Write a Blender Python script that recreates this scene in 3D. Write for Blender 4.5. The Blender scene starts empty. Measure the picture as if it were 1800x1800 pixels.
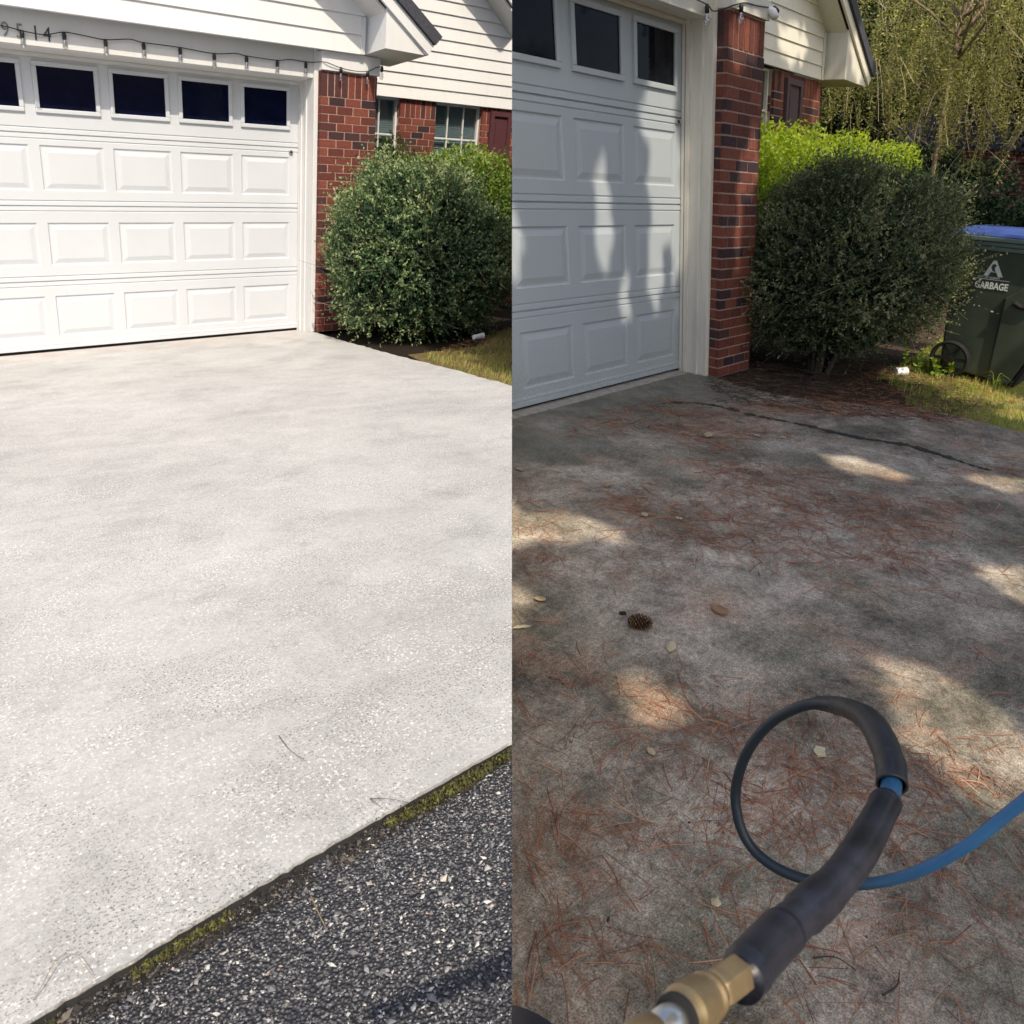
import bpy, bmesh, math, random
import numpy as np
from mathutils import Vector, Matrix
random.seed(7); rng = np.random.default_rng(11)
PI = math.pi
scene = bpy.context.scene
col = scene.collection

# ------------------------------------------------------------------ camera, sky, sun, exposure
PITCH = math.radians(23.9)
CAM = np.array([0.0, 0.0, 1.5])
cam_d = bpy.data.cameras.new('camera'); cam_d.lens = 27; cam_d.sensor_width = 36
cam_d.clip_start = 0.02; cam_d.clip_end = 500
cam_d.dof.use_dof = True; cam_d.dof.focus_distance = 2.2; cam_d.dof.aperture_fstop = 16
cam = bpy.data.objects.new('camera', cam_d); col.objects.link(cam)
cam.location = CAM; cam.rotation_euler = (PI / 2 - PITCH, 0, 0)
scene.camera = cam
# camera axes as world vectors (right, down, forward)
RC = np.array([[1, 0, 0], [0, -math.sin(PITCH), math.cos(PITCH)], [0, -math.cos(PITCH), -math.sin(PITCH)]])

SUN = RC @ np.array([.27, -.50, -.823]); SUN /= np.linalg.norm(SUN)      # towards the sun
sd = bpy.data.lights.new('sun', 'SUN'); sd.energy = 3.2; sd.angle = math.radians(.6); sd.color = (1, .88, .70)
so = bpy.data.objects.new('sun', sd); col.objects.link(so); so.location = (0, 0, 30)
so.rotation_euler = Vector(SUN).to_track_quat('Z', 'Y').to_euler()
w = bpy.data.worlds.new('World'); scene.world = w; w.use_nodes = True
wn = w.node_tree; bg = wn.nodes['Background']
sk = wn.nodes.new('ShaderNodeTexSky'); sk.sky_type = 'NISHITA'; sk.sun_disc = False
sk.sun_elevation = math.asin(SUN[2]); sk.sun_rotation = math.atan2(SUN[0], SUN[1])
sk.air_density = 1.0; sk.dust_density = 3.5; sk.ozone_density = .8
wn.links.new(sk.outputs[0], bg.inputs[0]); bg.inputs[1].default_value = .13
vs = scene.view_settings; vs.view_transform = 'Standard'; vs.look = 'None'; vs.exposure = 0.62; vs.gamma = 1
scene.render.engine = 'CYCLES'
cy = scene.cycles; cy.use_denoising = True; cy.max_bounces = 8; cy.diffuse_bounces = 4; cy.transparent_max_bounces = 16
cy.sample_clamp_indirect = 6
try: cy.denoiser = 'OPENIMAGEDENOISE'
except Exception: pass

# ------------------------------------------------------------------ the two yards: wall / depth / up axes and the foot of the door jamb
# ('P' the pale clean yard on the left, 'S' the shaded dirty yard on the right; they meet in the upright plane x = 0)
YARD = {
 'P': (np.array([[0.77983, -0.66628, 0.11089], [-0.22312, -0.24603, -0.9218], [0.58487, 0.70395, -0.37147]]), np.array([-2.0974, -1.7663, 7.4514])),
 'S': (np.array([[0.68333, -0.75395, -0.08511], [-0.26243, -0.31122, -0.89708], [0.68131, 0.57854, -0.4336]]), np.array([1.1747, -1.0045, 5.4682])),
}
SIZE = {'P': .93, 'S': 1.15, None: 1.0}
AX = {k: RC @ v[0] * SIZE[k] for k, v in YARD.items()}
OG = {k: RC @ v[1] * SIZE[k] + CAM for k, v in YARD.items()}
def T(yard, L):
    L = np.asarray(L, float)
    if yard is None: return L
    return L @ AX[yard].T + OG[yard]
def inv(yard, W):
    return np.linalg.solve(AX[yard], (np.asarray(W, float) - OG[yard]).T).T
SIGN = {'P': -1, 'S': 1}

# ------------------------------------------------------------------ node helpers
def mat(name):
    m = bpy.data.materials.new(name); m.use_nodes = True
    nt = m.node_tree; b = nt.nodes['Principled BSDF']
    return m, nt, b
def N(nt, typ, **kw):
    n = nt.nodes.new(typ)
    for k, v in kw.items():
        if k in ('operation', 'blend_type', 'data_type', 'feature', 'noise_dimensions', 'interpolation', 'distance', 'attribute_name', 'wave_type', 'bands_direction'):
            setattr(n, k, v)
        else: n.inputs[k].default_value = v
    return n
def ramp(nt, fac, stops):
    r = nt.nodes.new('ShaderNodeValToRGB'); el = r.color_ramp.elements
    while len(el) < len(stops): el.new(.5)
    for e, (p, c) in zip(el, stops):
        e.position = p; e.color = (c[0], c[1], c[2], 1) if hasattr(c, '__len__') else (c, c, c, 1)
    nt.links.new(fac, r.inputs[0]); return r.outputs[0]
def mix(nt, fac, a, b, mode='MIX'):
    n = nt.nodes.new('ShaderNodeMix'); n.data_type = 'RGBA'; n.blend_type = mode
    for s, v in ((n.inputs[0], fac), (n.inputs[6], a), (n.inputs[7], b)):
        if hasattr(v, 'links'): nt.links.new(v, s)
        elif hasattr(v, '__len__'): s.default_value = (v[0], v[1], v[2], 1)
        else: s.default_value = v
    return n.outputs[2]
def math_(nt, op, a, b=None):
    n = nt.nodes.new('ShaderNodeMath'); n.operation = op
    for s, v in ((n.inputs[0], a), (n.inputs[1], b)):
        if v is None: continue
        if hasattr(v, 'links'): nt.links.new(v, s)
        else: s.default_value = v
    return n.outputs[0]
def attr(nt, name): 
    n = nt.nodes.new('ShaderNodeAttribute'); n.attribute_name = name; return n
def lp(nt): return attr(nt, 'lp').outputs['Vector']
def noise(nt, vec, scale, detail=4, rough=.55, dist=0):
    n = nt.nodes.new('ShaderNodeTexNoise'); n.inputs['Scale'].default_value = scale; n.inputs['Detail'].default_value = detail
    n.inputs['Roughness'].default_value = rough; n.inputs['Distortion'].default_value = dist
    if vec is not None: nt.links.new(vec, n.inputs['Vector'])
    return n.outputs[0]
def voro(nt, vec, scale, feature='F1'):
    n = nt.nodes.new('ShaderNodeTexVoronoi'); n.feature = feature; n.inputs['Scale'].default_value = scale
    nt.links.new(vec, n.inputs['Vector']); return n
def scaled(nt, vec, s):
    n = nt.nodes.new('ShaderNodeVectorMath'); n.operation = 'MULTIPLY'; nt.links.new(vec, n.inputs[0]); n.inputs[1].default_value = s
    return n.outputs[0]
def bump(nt, b, h, strength=.3, dist=.01):
    n = nt.nodes.new('ShaderNodeBump'); n.inputs['Strength'].default_value = strength; n.inputs['Distance'].default_value = dist
    nt.links.new(h, n.inputs['Height']); nt.links.new(n.outputs[0], b.inputs['Normal'])
def setc(nt, b, c):
    if hasattr(c, 'links'): nt.links.new(c, b.inputs['Base Color'])
    else: b.inputs['Base Color'].default_value = (*c, 1)

def simple(name, c, rough=.6, metal=0, var=.12, scale=25, bumps=0, spec=.5, coords='lp'):
    m, nt, b = mat(name)
    v = lp(nt)
    nn = noise(nt, v, scale, 5)
    lo = tuple(x * (1 - var) for x in c); hi = tuple(min(1, x * (1 + var)) for x in c)
    setc(nt, b, ramp(nt, nn, [(.3, lo), (.7, hi)]))
    b.inputs['Roughness'].default_value = rough; b.inputs['Metallic'].default_value = metal
    b.inputs['Specular IOR Level'].default_value = spec
    if bumps: bump(nt, b, nn, bumps, .004)
    return m

def tint_mat(name, stops, rough=.55, trans=0, noise_amt=0, spec=.3, trans_gain=1.3):
    m, nt, b = mat(name)
    t = attr(nt, 'tint').outputs['Fac']
    c = ramp(nt, t, stops)
    if noise_amt:
        nn = noise(nt, lp(nt), 60, 3)
        c = mix(nt, noise_amt, c, ramp(nt, nn, [(.3, .25), (.7, 1.0)]), 'MULTIPLY')
    setc(nt, b, c); b.inputs['Roughness'].default_value = rough; b.inputs['Specular IOR Level'].default_value = spec
    if trans:
        tr = nt.nodes.new('ShaderNodeBsdfTranslucent')
        cc = mix(nt, 1.0, c, (trans_gain, trans_gain, .5), 'MULTIPLY'); nt.links.new(cc, tr.inputs[0])
        ms = nt.nodes.new('ShaderNodeMixShader'); ms.inputs[0].default_value = trans
        nt.links.new(b.outputs[0], ms.inputs[1]); nt.links.new(tr.outputs[0], ms.inputs[2])
        nt.links.new(ms.outputs[0], nt.nodes['Material Output'].inputs[0])
    return m

M = {}
# --- white paint
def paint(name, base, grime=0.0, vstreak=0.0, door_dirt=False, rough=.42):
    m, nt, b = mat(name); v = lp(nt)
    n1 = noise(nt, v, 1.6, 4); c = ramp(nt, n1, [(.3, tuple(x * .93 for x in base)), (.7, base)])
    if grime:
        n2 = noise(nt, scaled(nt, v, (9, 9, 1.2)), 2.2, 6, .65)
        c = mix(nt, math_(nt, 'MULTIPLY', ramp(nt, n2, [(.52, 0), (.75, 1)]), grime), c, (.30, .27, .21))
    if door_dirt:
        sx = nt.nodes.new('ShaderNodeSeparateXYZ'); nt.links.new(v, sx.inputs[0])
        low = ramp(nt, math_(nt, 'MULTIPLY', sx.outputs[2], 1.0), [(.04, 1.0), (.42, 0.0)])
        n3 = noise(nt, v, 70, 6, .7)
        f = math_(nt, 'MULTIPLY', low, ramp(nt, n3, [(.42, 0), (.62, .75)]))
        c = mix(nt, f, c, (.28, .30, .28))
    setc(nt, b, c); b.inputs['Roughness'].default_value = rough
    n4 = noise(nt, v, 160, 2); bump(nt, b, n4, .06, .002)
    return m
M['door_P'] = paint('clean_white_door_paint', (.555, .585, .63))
M['door_S'] = paint('shade_toned_weathered_white_door_paint', (.385, .43, .465), .10, door_dirt=True)  # white base darkened and blued to paint in the shade; lower grime is dirt
M['trim_P'] = paint('clean_white_trim_paint', (.66, .665, .67), .12)
M['trim_S'] = paint('weathered_white_trim_paint', (.68, .65, .57), .3)
M['siding_P'] = paint('white_lap_siding', (.72, .73, .745), .10)
M['siding_S'] = paint('cream_lap_siding', (.70, .67, .58), .22)
# --- glass
def glass_dark(name, c, sp=.3):
    m, nt, b = mat(name); v = lp(nt)
    n = noise(nt, v, 6, 5, .7); setc(nt, b, ramp(nt, n, [(.4, tuple(x * .5 for x in c)), (.75, c)]))
    b.inputs['Roughness'].default_value = .06; b.inputs['Specular IOR Level'].default_value = sp
    return m
M['glass_P'] = glass_dark('dark_navy_glass', (.004, .007, .030), .10)
M['glass_S'] = glass_dark('dark_smoky_glass', (.010, .012, .018), .10)
m, nt, b = mat('clear_window_glass')
tr = nt.nodes.new('ShaderNodeBsdfTransparent'); tr.inputs[0].default_value = (.74, .79, .81, 1)
gl = nt.nodes.new('ShaderNodeBsdfGlossy'); gl.inputs['Roughness'].default_value = .03
ms = nt.nodes.new('ShaderNodeMixShader'); ms.inputs[0].default_value = .10
nt.links.new(tr.outputs[0], ms.inputs[1]); nt.links.new(gl.outputs[0], ms.inputs[2]); nt.links.new(ms.outputs[0], nt.nodes['Material Output'].inputs[0])
M['pane'] = m
m, nt, b = mat('clear_bulb_glass')
tr = nt.nodes.new('ShaderNodeBsdfTransparent'); tr.inputs[0].default_value = (.93, .94, .95, 1)
gl = nt.nodes.new('ShaderNodeBsdfGlossy'); gl.inputs['Roughness'].default_value = .05
ms = nt.nodes.new('ShaderNodeMixShader'); ms.inputs[0].default_value = .28
nt.links.new(tr.outputs[0], ms.inputs[1]); nt.links.new(gl.outputs[0], ms.inputs[2]); nt.links.new(ms.outputs[0], nt.nodes['Material Output'].inputs[0])
M['bulb'] = m
# --- brick
BR = [(0, (.045, .026, .034)), (.16, (.075, .038, .042)), (.34, (.115, .038, .034)), (.6, (.17, .048, .038)), (1, (.235, .072, .052))]
M['brick_P'] = tint_mat('red_face_brick_clean', BR, .8, noise_amt=.45, spec=.2)
M['brick_S'] = tint_mat('red_face_brick_shaded_yard', [(p, (c[0] * 1.0, c[1] * 1.15, c[2] * 1.05)) for p, c in BR], .8, noise_amt=.45, spec=.2)
M['mortar'] = simple('pinkish_mortar', (.38, .26, .215), .9, var=.2, scale=40)
# --- concrete, clean
m, nt, b = mat('clean_exposed_aggregate_concrete'); v = lp(nt)
big = noise(nt, v, 1.1, 6, .62); c = ramp(nt, big, [(.34, (.405, .405, .408)), (.52, (.460, .462, .465)), (.70, (.495, .498, .502))])
st = noise(nt, v, 3.4, 12, .78, .3)
c = mix(nt, math_(nt, 'MULTIPLY', ramp(nt, st, [(.49, 0), (.66, 1)]), .42), c, (.24, .24, .245))
st2 = noise(nt, scaled(nt, v, (.7, 1.3, 1)), 7, 10, .8, .3); c = mix(nt, 1.0, c, ramp(nt, st2, [(.36, .95), (.60, 1.02)]), 'MULTIPLY')
g1 = noise(nt, v, 55, 6, .8); c = mix(nt, 1.0, c, ramp(nt, g1, [(.36, .84), (.60, 1.05)]), 'MULTIPLY')
fine = noise(nt, v, 210, 4, .8)
area = ramp(nt, noise(nt, v, 3.2, 8, .72), [(.44, .28), (.57, 1)])
c = mix(nt, math_(nt, 'MULTIPLY', ramp(nt, fine, [(.40, 1), (.46, 0)]), math_(nt, 'MULTIPLY', area, 1.0)), c, (.085, .083, .08))
wh = noise(nt, v, 150, 3, .7)
c = mix(nt, math_(nt, 'MULTIPLY', ramp(nt, wh, [(.57, 0), (.62, 1)]), ramp(nt, noise(nt, v, 4.1, 6, .7), [(.42, .12), (.64, 1)])), c, (.80, .80, .79))
vd0 = voro(nt, v, 75); s0 = nt.nodes.new('ShaderNodeSeparateColor'); nt.links.new(vd0.outputs['Color'], s0.inputs[0])
c = mix(nt, math_(nt, 'MULTIPLY', ramp(nt, math_(nt, 'ADD', vd0.outputs['Distance'], math_(nt, 'MULTIPLY', fine, .3)), [(.24, 1), (.36, 0)]), ramp(nt, s0.outputs[0], [(.72, 0), (.82, .8)])), c, (.76, .76, .75))
vk = voro(nt, v, 62); kc = nt.nodes.new('ShaderNodeSeparateColor'); nt.links.new(vk.outputs['Color'], kc.inputs[0])
dk = math_(nt, 'MULTIPLY', ramp(nt, math_(nt, 'ADD', vk.outputs['Distance'], math_(nt, 'MULTIPLY', fine, .3)), [(.20, 1), (.29, 0)]), ramp(nt, kc.outputs[1], [(.76, 0), (.82, .9)]))
c = mix(nt, math_(nt, 'MULTIPLY', dk, ramp(nt, st, [(.42, .2), (.60, 1)])), c, (.08, .075, .07))
sx = nt.nodes.new('ShaderNodeSeparateXYZ'); nt.links.new(v, sx.inputs[0])
rust = math_(nt, 'MULTIPLY', ramp(nt, math_(nt, 'ADD', sx.outputs[1], 1.0), [(.35, 0), (.8, 1)]), ramp(nt, noise(nt, v, 4, 6), [(.42, 0), (.62, .55)]))
c = mix(nt, rust, c, (.42, .32, .28))
gr = math_(nt, 'MULTIPLY', ramp(nt, math_(nt, 'ABSOLUTE', math_(nt, 'ADD', sx.outputs[0], 3.235)), [(.001, 1), (.004, 0)]), .12)
c = mix(nt, gr, c, (.6, .6, .59))
setc(nt, b, c); b.inputs['Roughness'].default_value = .85; b.inputs['Specular IOR Level'].default_value = .2
bump(nt, b, fine, .35, .003); M['concrete_P'] = m
# --- concrete, dirty
m, nt, b = mat('dirty_mottled_concrete'); v = lp(nt)
big = noise(nt, v, 1.4, 8, .68, .4); c = ramp(nt, big, [(.36, (.17, .155, .120)), (.50, (.345, .300, .240)), (.66, (.50, .440, .365))])
md = noise(nt, v, 5, 12, .78, .15); c = mix(nt, .9, c, ramp(nt, md, [(.38, .40), (.62, 1.32)]), 'MULTIPLY')
gn = noise(nt, v, 2.3, 5); c = mix(nt, math_(nt, 'MULTIPLY', ramp(nt, gn, [(.50, 0), (.64, 1)]), .45), c, (.155, .165, .115))
pk = noise(nt, v, 3.1, 6, .7); c = mix(nt, math_(nt, 'MULTIPLY', ramp(nt, pk, [(.52, 0), (.64, 1)]), .55), c, (.42, .27, .19))
m2 = noise(nt, v, 60, 6, .8); c = mix(nt, 1.0, c, ramp(nt, m2, [(.36, .60), (.62, 1.25)]), 'MULTIPLY')
fine = noise(nt, v, 230, 4, .8); c = mix(nt, 1.0, c, ramp(nt, fine, [(.34, .35), (.62, 1.45)]), 'MULTIPLY')
sy = nt.nodes.new('ShaderNodeSeparateXYZ'); nt.links.new(v, sy.inputs[0])
wv = math_(nt, 'ADD', sy.outputs[1], math_(nt, 'MULTIPLY', noise(nt, v, 2.6, 6, .7), .9))
band = math_(nt, 'MULTIPLY', ramp(nt, math_(nt, 'ADD', wv, .5), [(.12, 0), (.42, 1)]), .62)
c = mix(nt, band, c, (.105, .118, .100))
wh = noise(nt, v, 120, 3, .7)
c = mix(nt, math_(nt, 'MULTIPLY', ramp(nt, wh, [(.64, 0), (.70, .9)]), ramp(nt, noise(nt, v, 4, 3), [(.42, .15), (.6, 1)])), c, (.60, .57, .52))
setc(nt, b, c); b.inputs['Roughness'].default_value = .9; b.inputs['Specular IOR Level'].default_value = .15
bump(nt, b, fine, .5, .003); M['concrete_S'] = m
# --- asphalt
m, nt, b = mat('coarse_old_asphalt'); v = lp(nt)
vd = voro(nt, v, 190); sc_ = nt.nodes.new('ShaderNodeSeparateColor'); nt.links.new(vd.outputs['Color'], sc_.inputs[0])
c = ramp(nt, sc_.outputs[0], [(.0, (.04, .042, .050)), (.5, (.08, .083, .095)), (.8, (.15, .15, .16)), (1, (.30, .30, .30))])
c = mix(nt, ramp(nt, vd.outputs['Distance'], [(.25, 0), (.55, 1)]), c, (.03, .032, .04))
c = mix(nt, .7, c, ramp(nt, noise(nt, v, 3, 4), [(.3, .6), (.7, 1.2)]), 'MULTIPLY')
setc(nt, b, c); b.inputs['Roughness'].default_value = .7
bump(nt, b, math_(nt, 'SUBTRACT', 1.0, vd.outputs['Distance']), .9, .01); M['asphalt'] = m
M['stone'] = tint_mat('angular_road_gravel', [(0, (.08, .083, .092)), (.45, (.17, .173, .185)), (.75, (.32, .32, .325)), (.95, (.56, .55, .52)), (1, (.36, .24, .18))], .6, spec=.5)
M['soil_P'] = simple('dark_garden_soil', (.020, .015, .011), .95, var=.5, scale=60, bumps=.8, spec=.1)
M['soil_lawn'] = simple('dry_brown_lawn_soil', (.13, .095, .045), .95, var=.4, scale=30, bumps=.8, spec=.1)
M['thatch'] = simple('dry_grass_thatch', (.30, .25, .10), .95, var=.45, scale=45, bumps=.8, spec=.1)
M['soil_S'] = simple('needle_covered_soil', (.060, .042, .030), .95, var=.5, scale=50, bumps=.8, spec=.1)
M['soil_tint'] = tint_mat('crumbly_dark_soil', [(0, (.010, .009, .009)), (.7, (.040, .036, .034)), (1, (.14, .125, .11))], .95)
M['moss'] = tint_mat('green_brown_moss', [(0, (.035, .025, .015)), (.4, (.07, .068, .022)), (1, (.13, .14, .035))], .9)
M['grass'] = tint_mat('dry_green_grass', [(0, (.42, .32, .13)), (.35, (.36, .33, .11)), (.7, (.22, .27, .07)), (1, (.12, .18, .05))], .6, trans=.35)
M['grass_S'] = tint_mat('fresh_green_grass', [(0, (.50, .42, .16)), (.3, (.42, .46, .10)), (.7, (.26, .38, .06)), (1, (.13, .22, .05))], .6, trans=.45)
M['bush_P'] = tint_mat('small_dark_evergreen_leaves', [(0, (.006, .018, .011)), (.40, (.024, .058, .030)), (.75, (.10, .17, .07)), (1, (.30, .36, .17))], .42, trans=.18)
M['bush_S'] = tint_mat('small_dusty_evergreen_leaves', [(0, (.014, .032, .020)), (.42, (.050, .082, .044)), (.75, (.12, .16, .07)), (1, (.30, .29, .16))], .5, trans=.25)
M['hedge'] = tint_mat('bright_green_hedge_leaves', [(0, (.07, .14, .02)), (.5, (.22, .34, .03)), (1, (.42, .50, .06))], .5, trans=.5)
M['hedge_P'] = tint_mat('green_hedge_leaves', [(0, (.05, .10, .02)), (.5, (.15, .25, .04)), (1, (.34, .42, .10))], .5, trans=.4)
M['willow'] = tint_mat('yellow_green_drooping_leaves', [(0, (.08, .09, .03)), (.45, (.26, .27, .09)), (1, (.70, .66, .30))], .55, trans=.45)
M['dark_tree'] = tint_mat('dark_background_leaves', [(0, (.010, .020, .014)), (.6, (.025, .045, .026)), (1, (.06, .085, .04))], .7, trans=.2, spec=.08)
M['canopy'] = tint_mat('high_oak_leaves', [(0, (.04, .07, .02)), (1, (.09, .14, .04))], .5, trans=.3)
M['bark'] = simple('pale_brown_bark', (.22, .16, .10), .9, var=.35, scale=35, bumps=.7)
M['bark_dark'] = simple('dark_twig_bark', (.045, .032, .024), .9, var=.35, scale=35, bumps=.7)
M['needle'] = tint_mat('dead_pine_needles', [(0, (.13, .048, .028)), (.4, (.30, .12, .062)), (.75, (.42, .21, .115)), (1, (.52, .37, .24))], .6)
M['needle_old'] = tint_mat('rotted_pine_needles', [(0, (.030, .020, .014)), (.6, (.085, .055, .038)), (1, (.20, .14, .09))], .8)
M['leaf_dead'] = tint_mat('dry_fallen_leaf', [(0, (.20, .10, .05)), (.5, (.42, .27, .15)), (1, (.62, .56, .38))], .7, trans=.2)
M['cone'] = tint_mat('brown_pine_cone_scales', [(0, (.025, .012, .008)), (.6, (.07, .03, .016)), (1, (.26, .17, .09))], .75)
M['black'] = simple('black_plastic', (.012, .012, .013), .45, var=.2)
M['rubber'] = simple('black_rubber_seal', (.008, .008, .009), .8, var=.2)
M['shingle'] = simple('dark_asphalt_shingles', (.045, .048, .062), .85, var=.4, scale=60, bumps=.5)
M['shutter_P'] = simple('maroon_shutter_paint', (.085, .030, .038), .5, var=.15, scale=9)
M['shutter_S'] = simple('faded_maroon_shutter_paint', (.075, .045, .050), .6, var=.15, scale=9)
M['digit'] = simple('tarnished_grey_green_metal', (.20, .24, .20), .5, metal=.3, var=.35, scale=40)
M['digit_dark'] = simple('tarnished_dark_metal', (.035, .045, .05), .5, metal=.3, var=.35, scale=40)
M['chrome'] = simple('dull_chrome', (.45, .45, .45), .3, metal=.9)
M['brass'] = simple('worn_brass', (.40, .30, .17), .45, metal=.85, var=.25, scale=50, bumps=.1)
M['steel'] = simple('worn_steel', (.55, .56, .56), .3, metal=.9, var=.2, scale=60)
M['sleeve'] = simple('scuffed_black_rubber_sleeve', (.013, .015, .025), .36, var=.6, scale=22, bumps=.35)
M['sleeve_brown'] = simple('dusty_dark_rubber_sleeve', (.024, .023, .024), .45, var=.4, scale=14, bumps=.35)
M['hose'] = tint_mat('blue_rubber_hose', [(0, (.008, .014, .019)), (.45, (.018, .05, .085)), (1, (.035, .145, .30))], .42, spec=.5)
M['bin'] = simple('dark_green_bin_plastic', (.050, .066, .048), .38, var=.25, scale=5)
M['bin_rim'] = simple('grey_green_bin_rim_plastic', (.12, .17, .15), .35, var=.2, scale=8)
M['bin_lid'] = simple('blue_bin_lid_plastic', (.04, .075, .28), .35, var=.25, scale=5)
M['bin_text'] = simple('white_stamped_lettering', (.72, .76, .73), .6, var=.15, scale=50)
M['can'] = simple('white_litter', (.85, .86, .86), .4, var=.08)
M['blind'] = simple('pale_grey_window_blind', (.40, .46, .47), .6, var=.1, scale=5)
M['crack'] = simple('damp_dark_crack_filler', (.030, .027, .022), .9, var=.5, scale=70)
M['apron'] = simple('pale_threshold_concrete', (.30, .28, .25), .9, var=.25, scale=25, bumps=.3)
M['house_blue'] = simple('blue_grey_far_siding', (.10, .11, .17), .8, var=.2, scale=3)
m, nt, b = mat('far_brick_wall'); v = lp(nt)
bt = nt.nodes.new('ShaderNodeTexBrick'); cmb = nt.nodes.new('ShaderNodeCombineXYZ'); sx = nt.nodes.new('ShaderNodeSeparateXYZ')
nt.links.new(v, sx.inputs[0]); nt.links.new(sx.outputs[1], cmb.inputs[0]); nt.links.new(sx.outputs[2], cmb.inputs[1]); nt.links.new(cmb.outputs[0], bt.inputs['Vector'])
bt.inputs['Scale'].default_value = 1; bt.inputs['Brick Width'].default_value = .22; bt.inputs['Row Height'].default_value = .075; bt.inputs['Mortar Size'].default_value = .008
bt.inputs['Color1'].default_value = (.20, .05, .035, 1); bt.inputs['Color2'].default_value = (.10, .04, .04, 1); bt.inputs['Mortar'].default_value = (.30, .2, .17, 1)
setc(nt, b, bt.outputs[0]); b.inputs['Roughness'].default_value = .9; M['far_brick'] = m

# ------------------------------------------------------------------ object helpers
def tag(o, label=None, cat=None, group=None, kind=None):
    if label: o['label'] = label
    if cat: o['category'] = cat
    if group: o['group'] = group
    if kind: o['kind'] = kind
    return o
def empty(name, loc, label, cat, group=None):
    o = bpy.data.objects.new(name, None); col.objects.link(o); o.location = loc; o.empty_display_size = .1
    bpy.context.view_layer.update()
    return tag(o, label, cat, group)
def origin_of(o): return np.array(o.matrix_world.translation) if o.parent is None else np.array(o.location) + origin_of(o.parent)

def link_mesh(name, V, loops, starts, totals, material, yard=None, parent=None, tint=None, lpv=None, smooth=False, clip=True, loc=None):
    """V world-space vertices (n,3); faces as flat arrays"""
    if loc is None: loc = (V.min(0) + V.max(0)) / 2 if parent is None else np.zeros(3)
    base = origin_of(parent) if parent is not None else np.zeros(3)
    me = bpy.data.meshes.new(name)
    me.vertices.add(len(V)); me.vertices.foreach_set('co', (V - (loc if parent is None else base + loc)).astype(np.float32).ravel())
    me.loops.add(len(loops)); me.loops.foreach_set('vertex_index', np.asarray(loops, np.int32))
    me.polygons.add(len(starts)); me.polygons.foreach_set('loop_start', np.asarray(starts, np.int32)); me.polygons.foreach_set('loop_total', np.asarray(totals, np.int32))
    me.polygons.foreach_set('use_smooth', np.full(len(starts), bool(smooth)))
    if lpv is not None:
        a = me.attributes.new('lp', 'FLOAT_VECTOR', 'POINT'); a.data.foreach_set('vector', np.asarray(lpv, np.float32).ravel())
    if tint is not None:
        a = me.attributes.new('tint', 'FLOAT', 'FACE'); a.data.foreach_set('value', np.asarray(tint, np.float32))
    me.update(); me.validate()
    me.materials.append(material)
    o = bpy.data.objects.new(name, me); col.objects.link(o)
    o.location = loc
    if parent is not None: o.parent = parent
    if yard and clip:
        s = SIGN[yard]; X = V[:, 0] * s
        if X.min() < 1e-4:
            bm = bmesh.new(); bm.from_mesh(me)
            off = (loc if parent is None else base + loc)
            bmesh.ops.bisect_plane(bm, geom=bm.verts[:] + bm.edges[:] + bm.faces[:], dist=1e-5,
                                   plane_co=Vector((s * 2e-4 - off[0], 0, 0)), plane_no=Vector((-s, 0, 0)), clear_outer=True)
            bm.to_mesh(me); bm.free()
    return o

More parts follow.
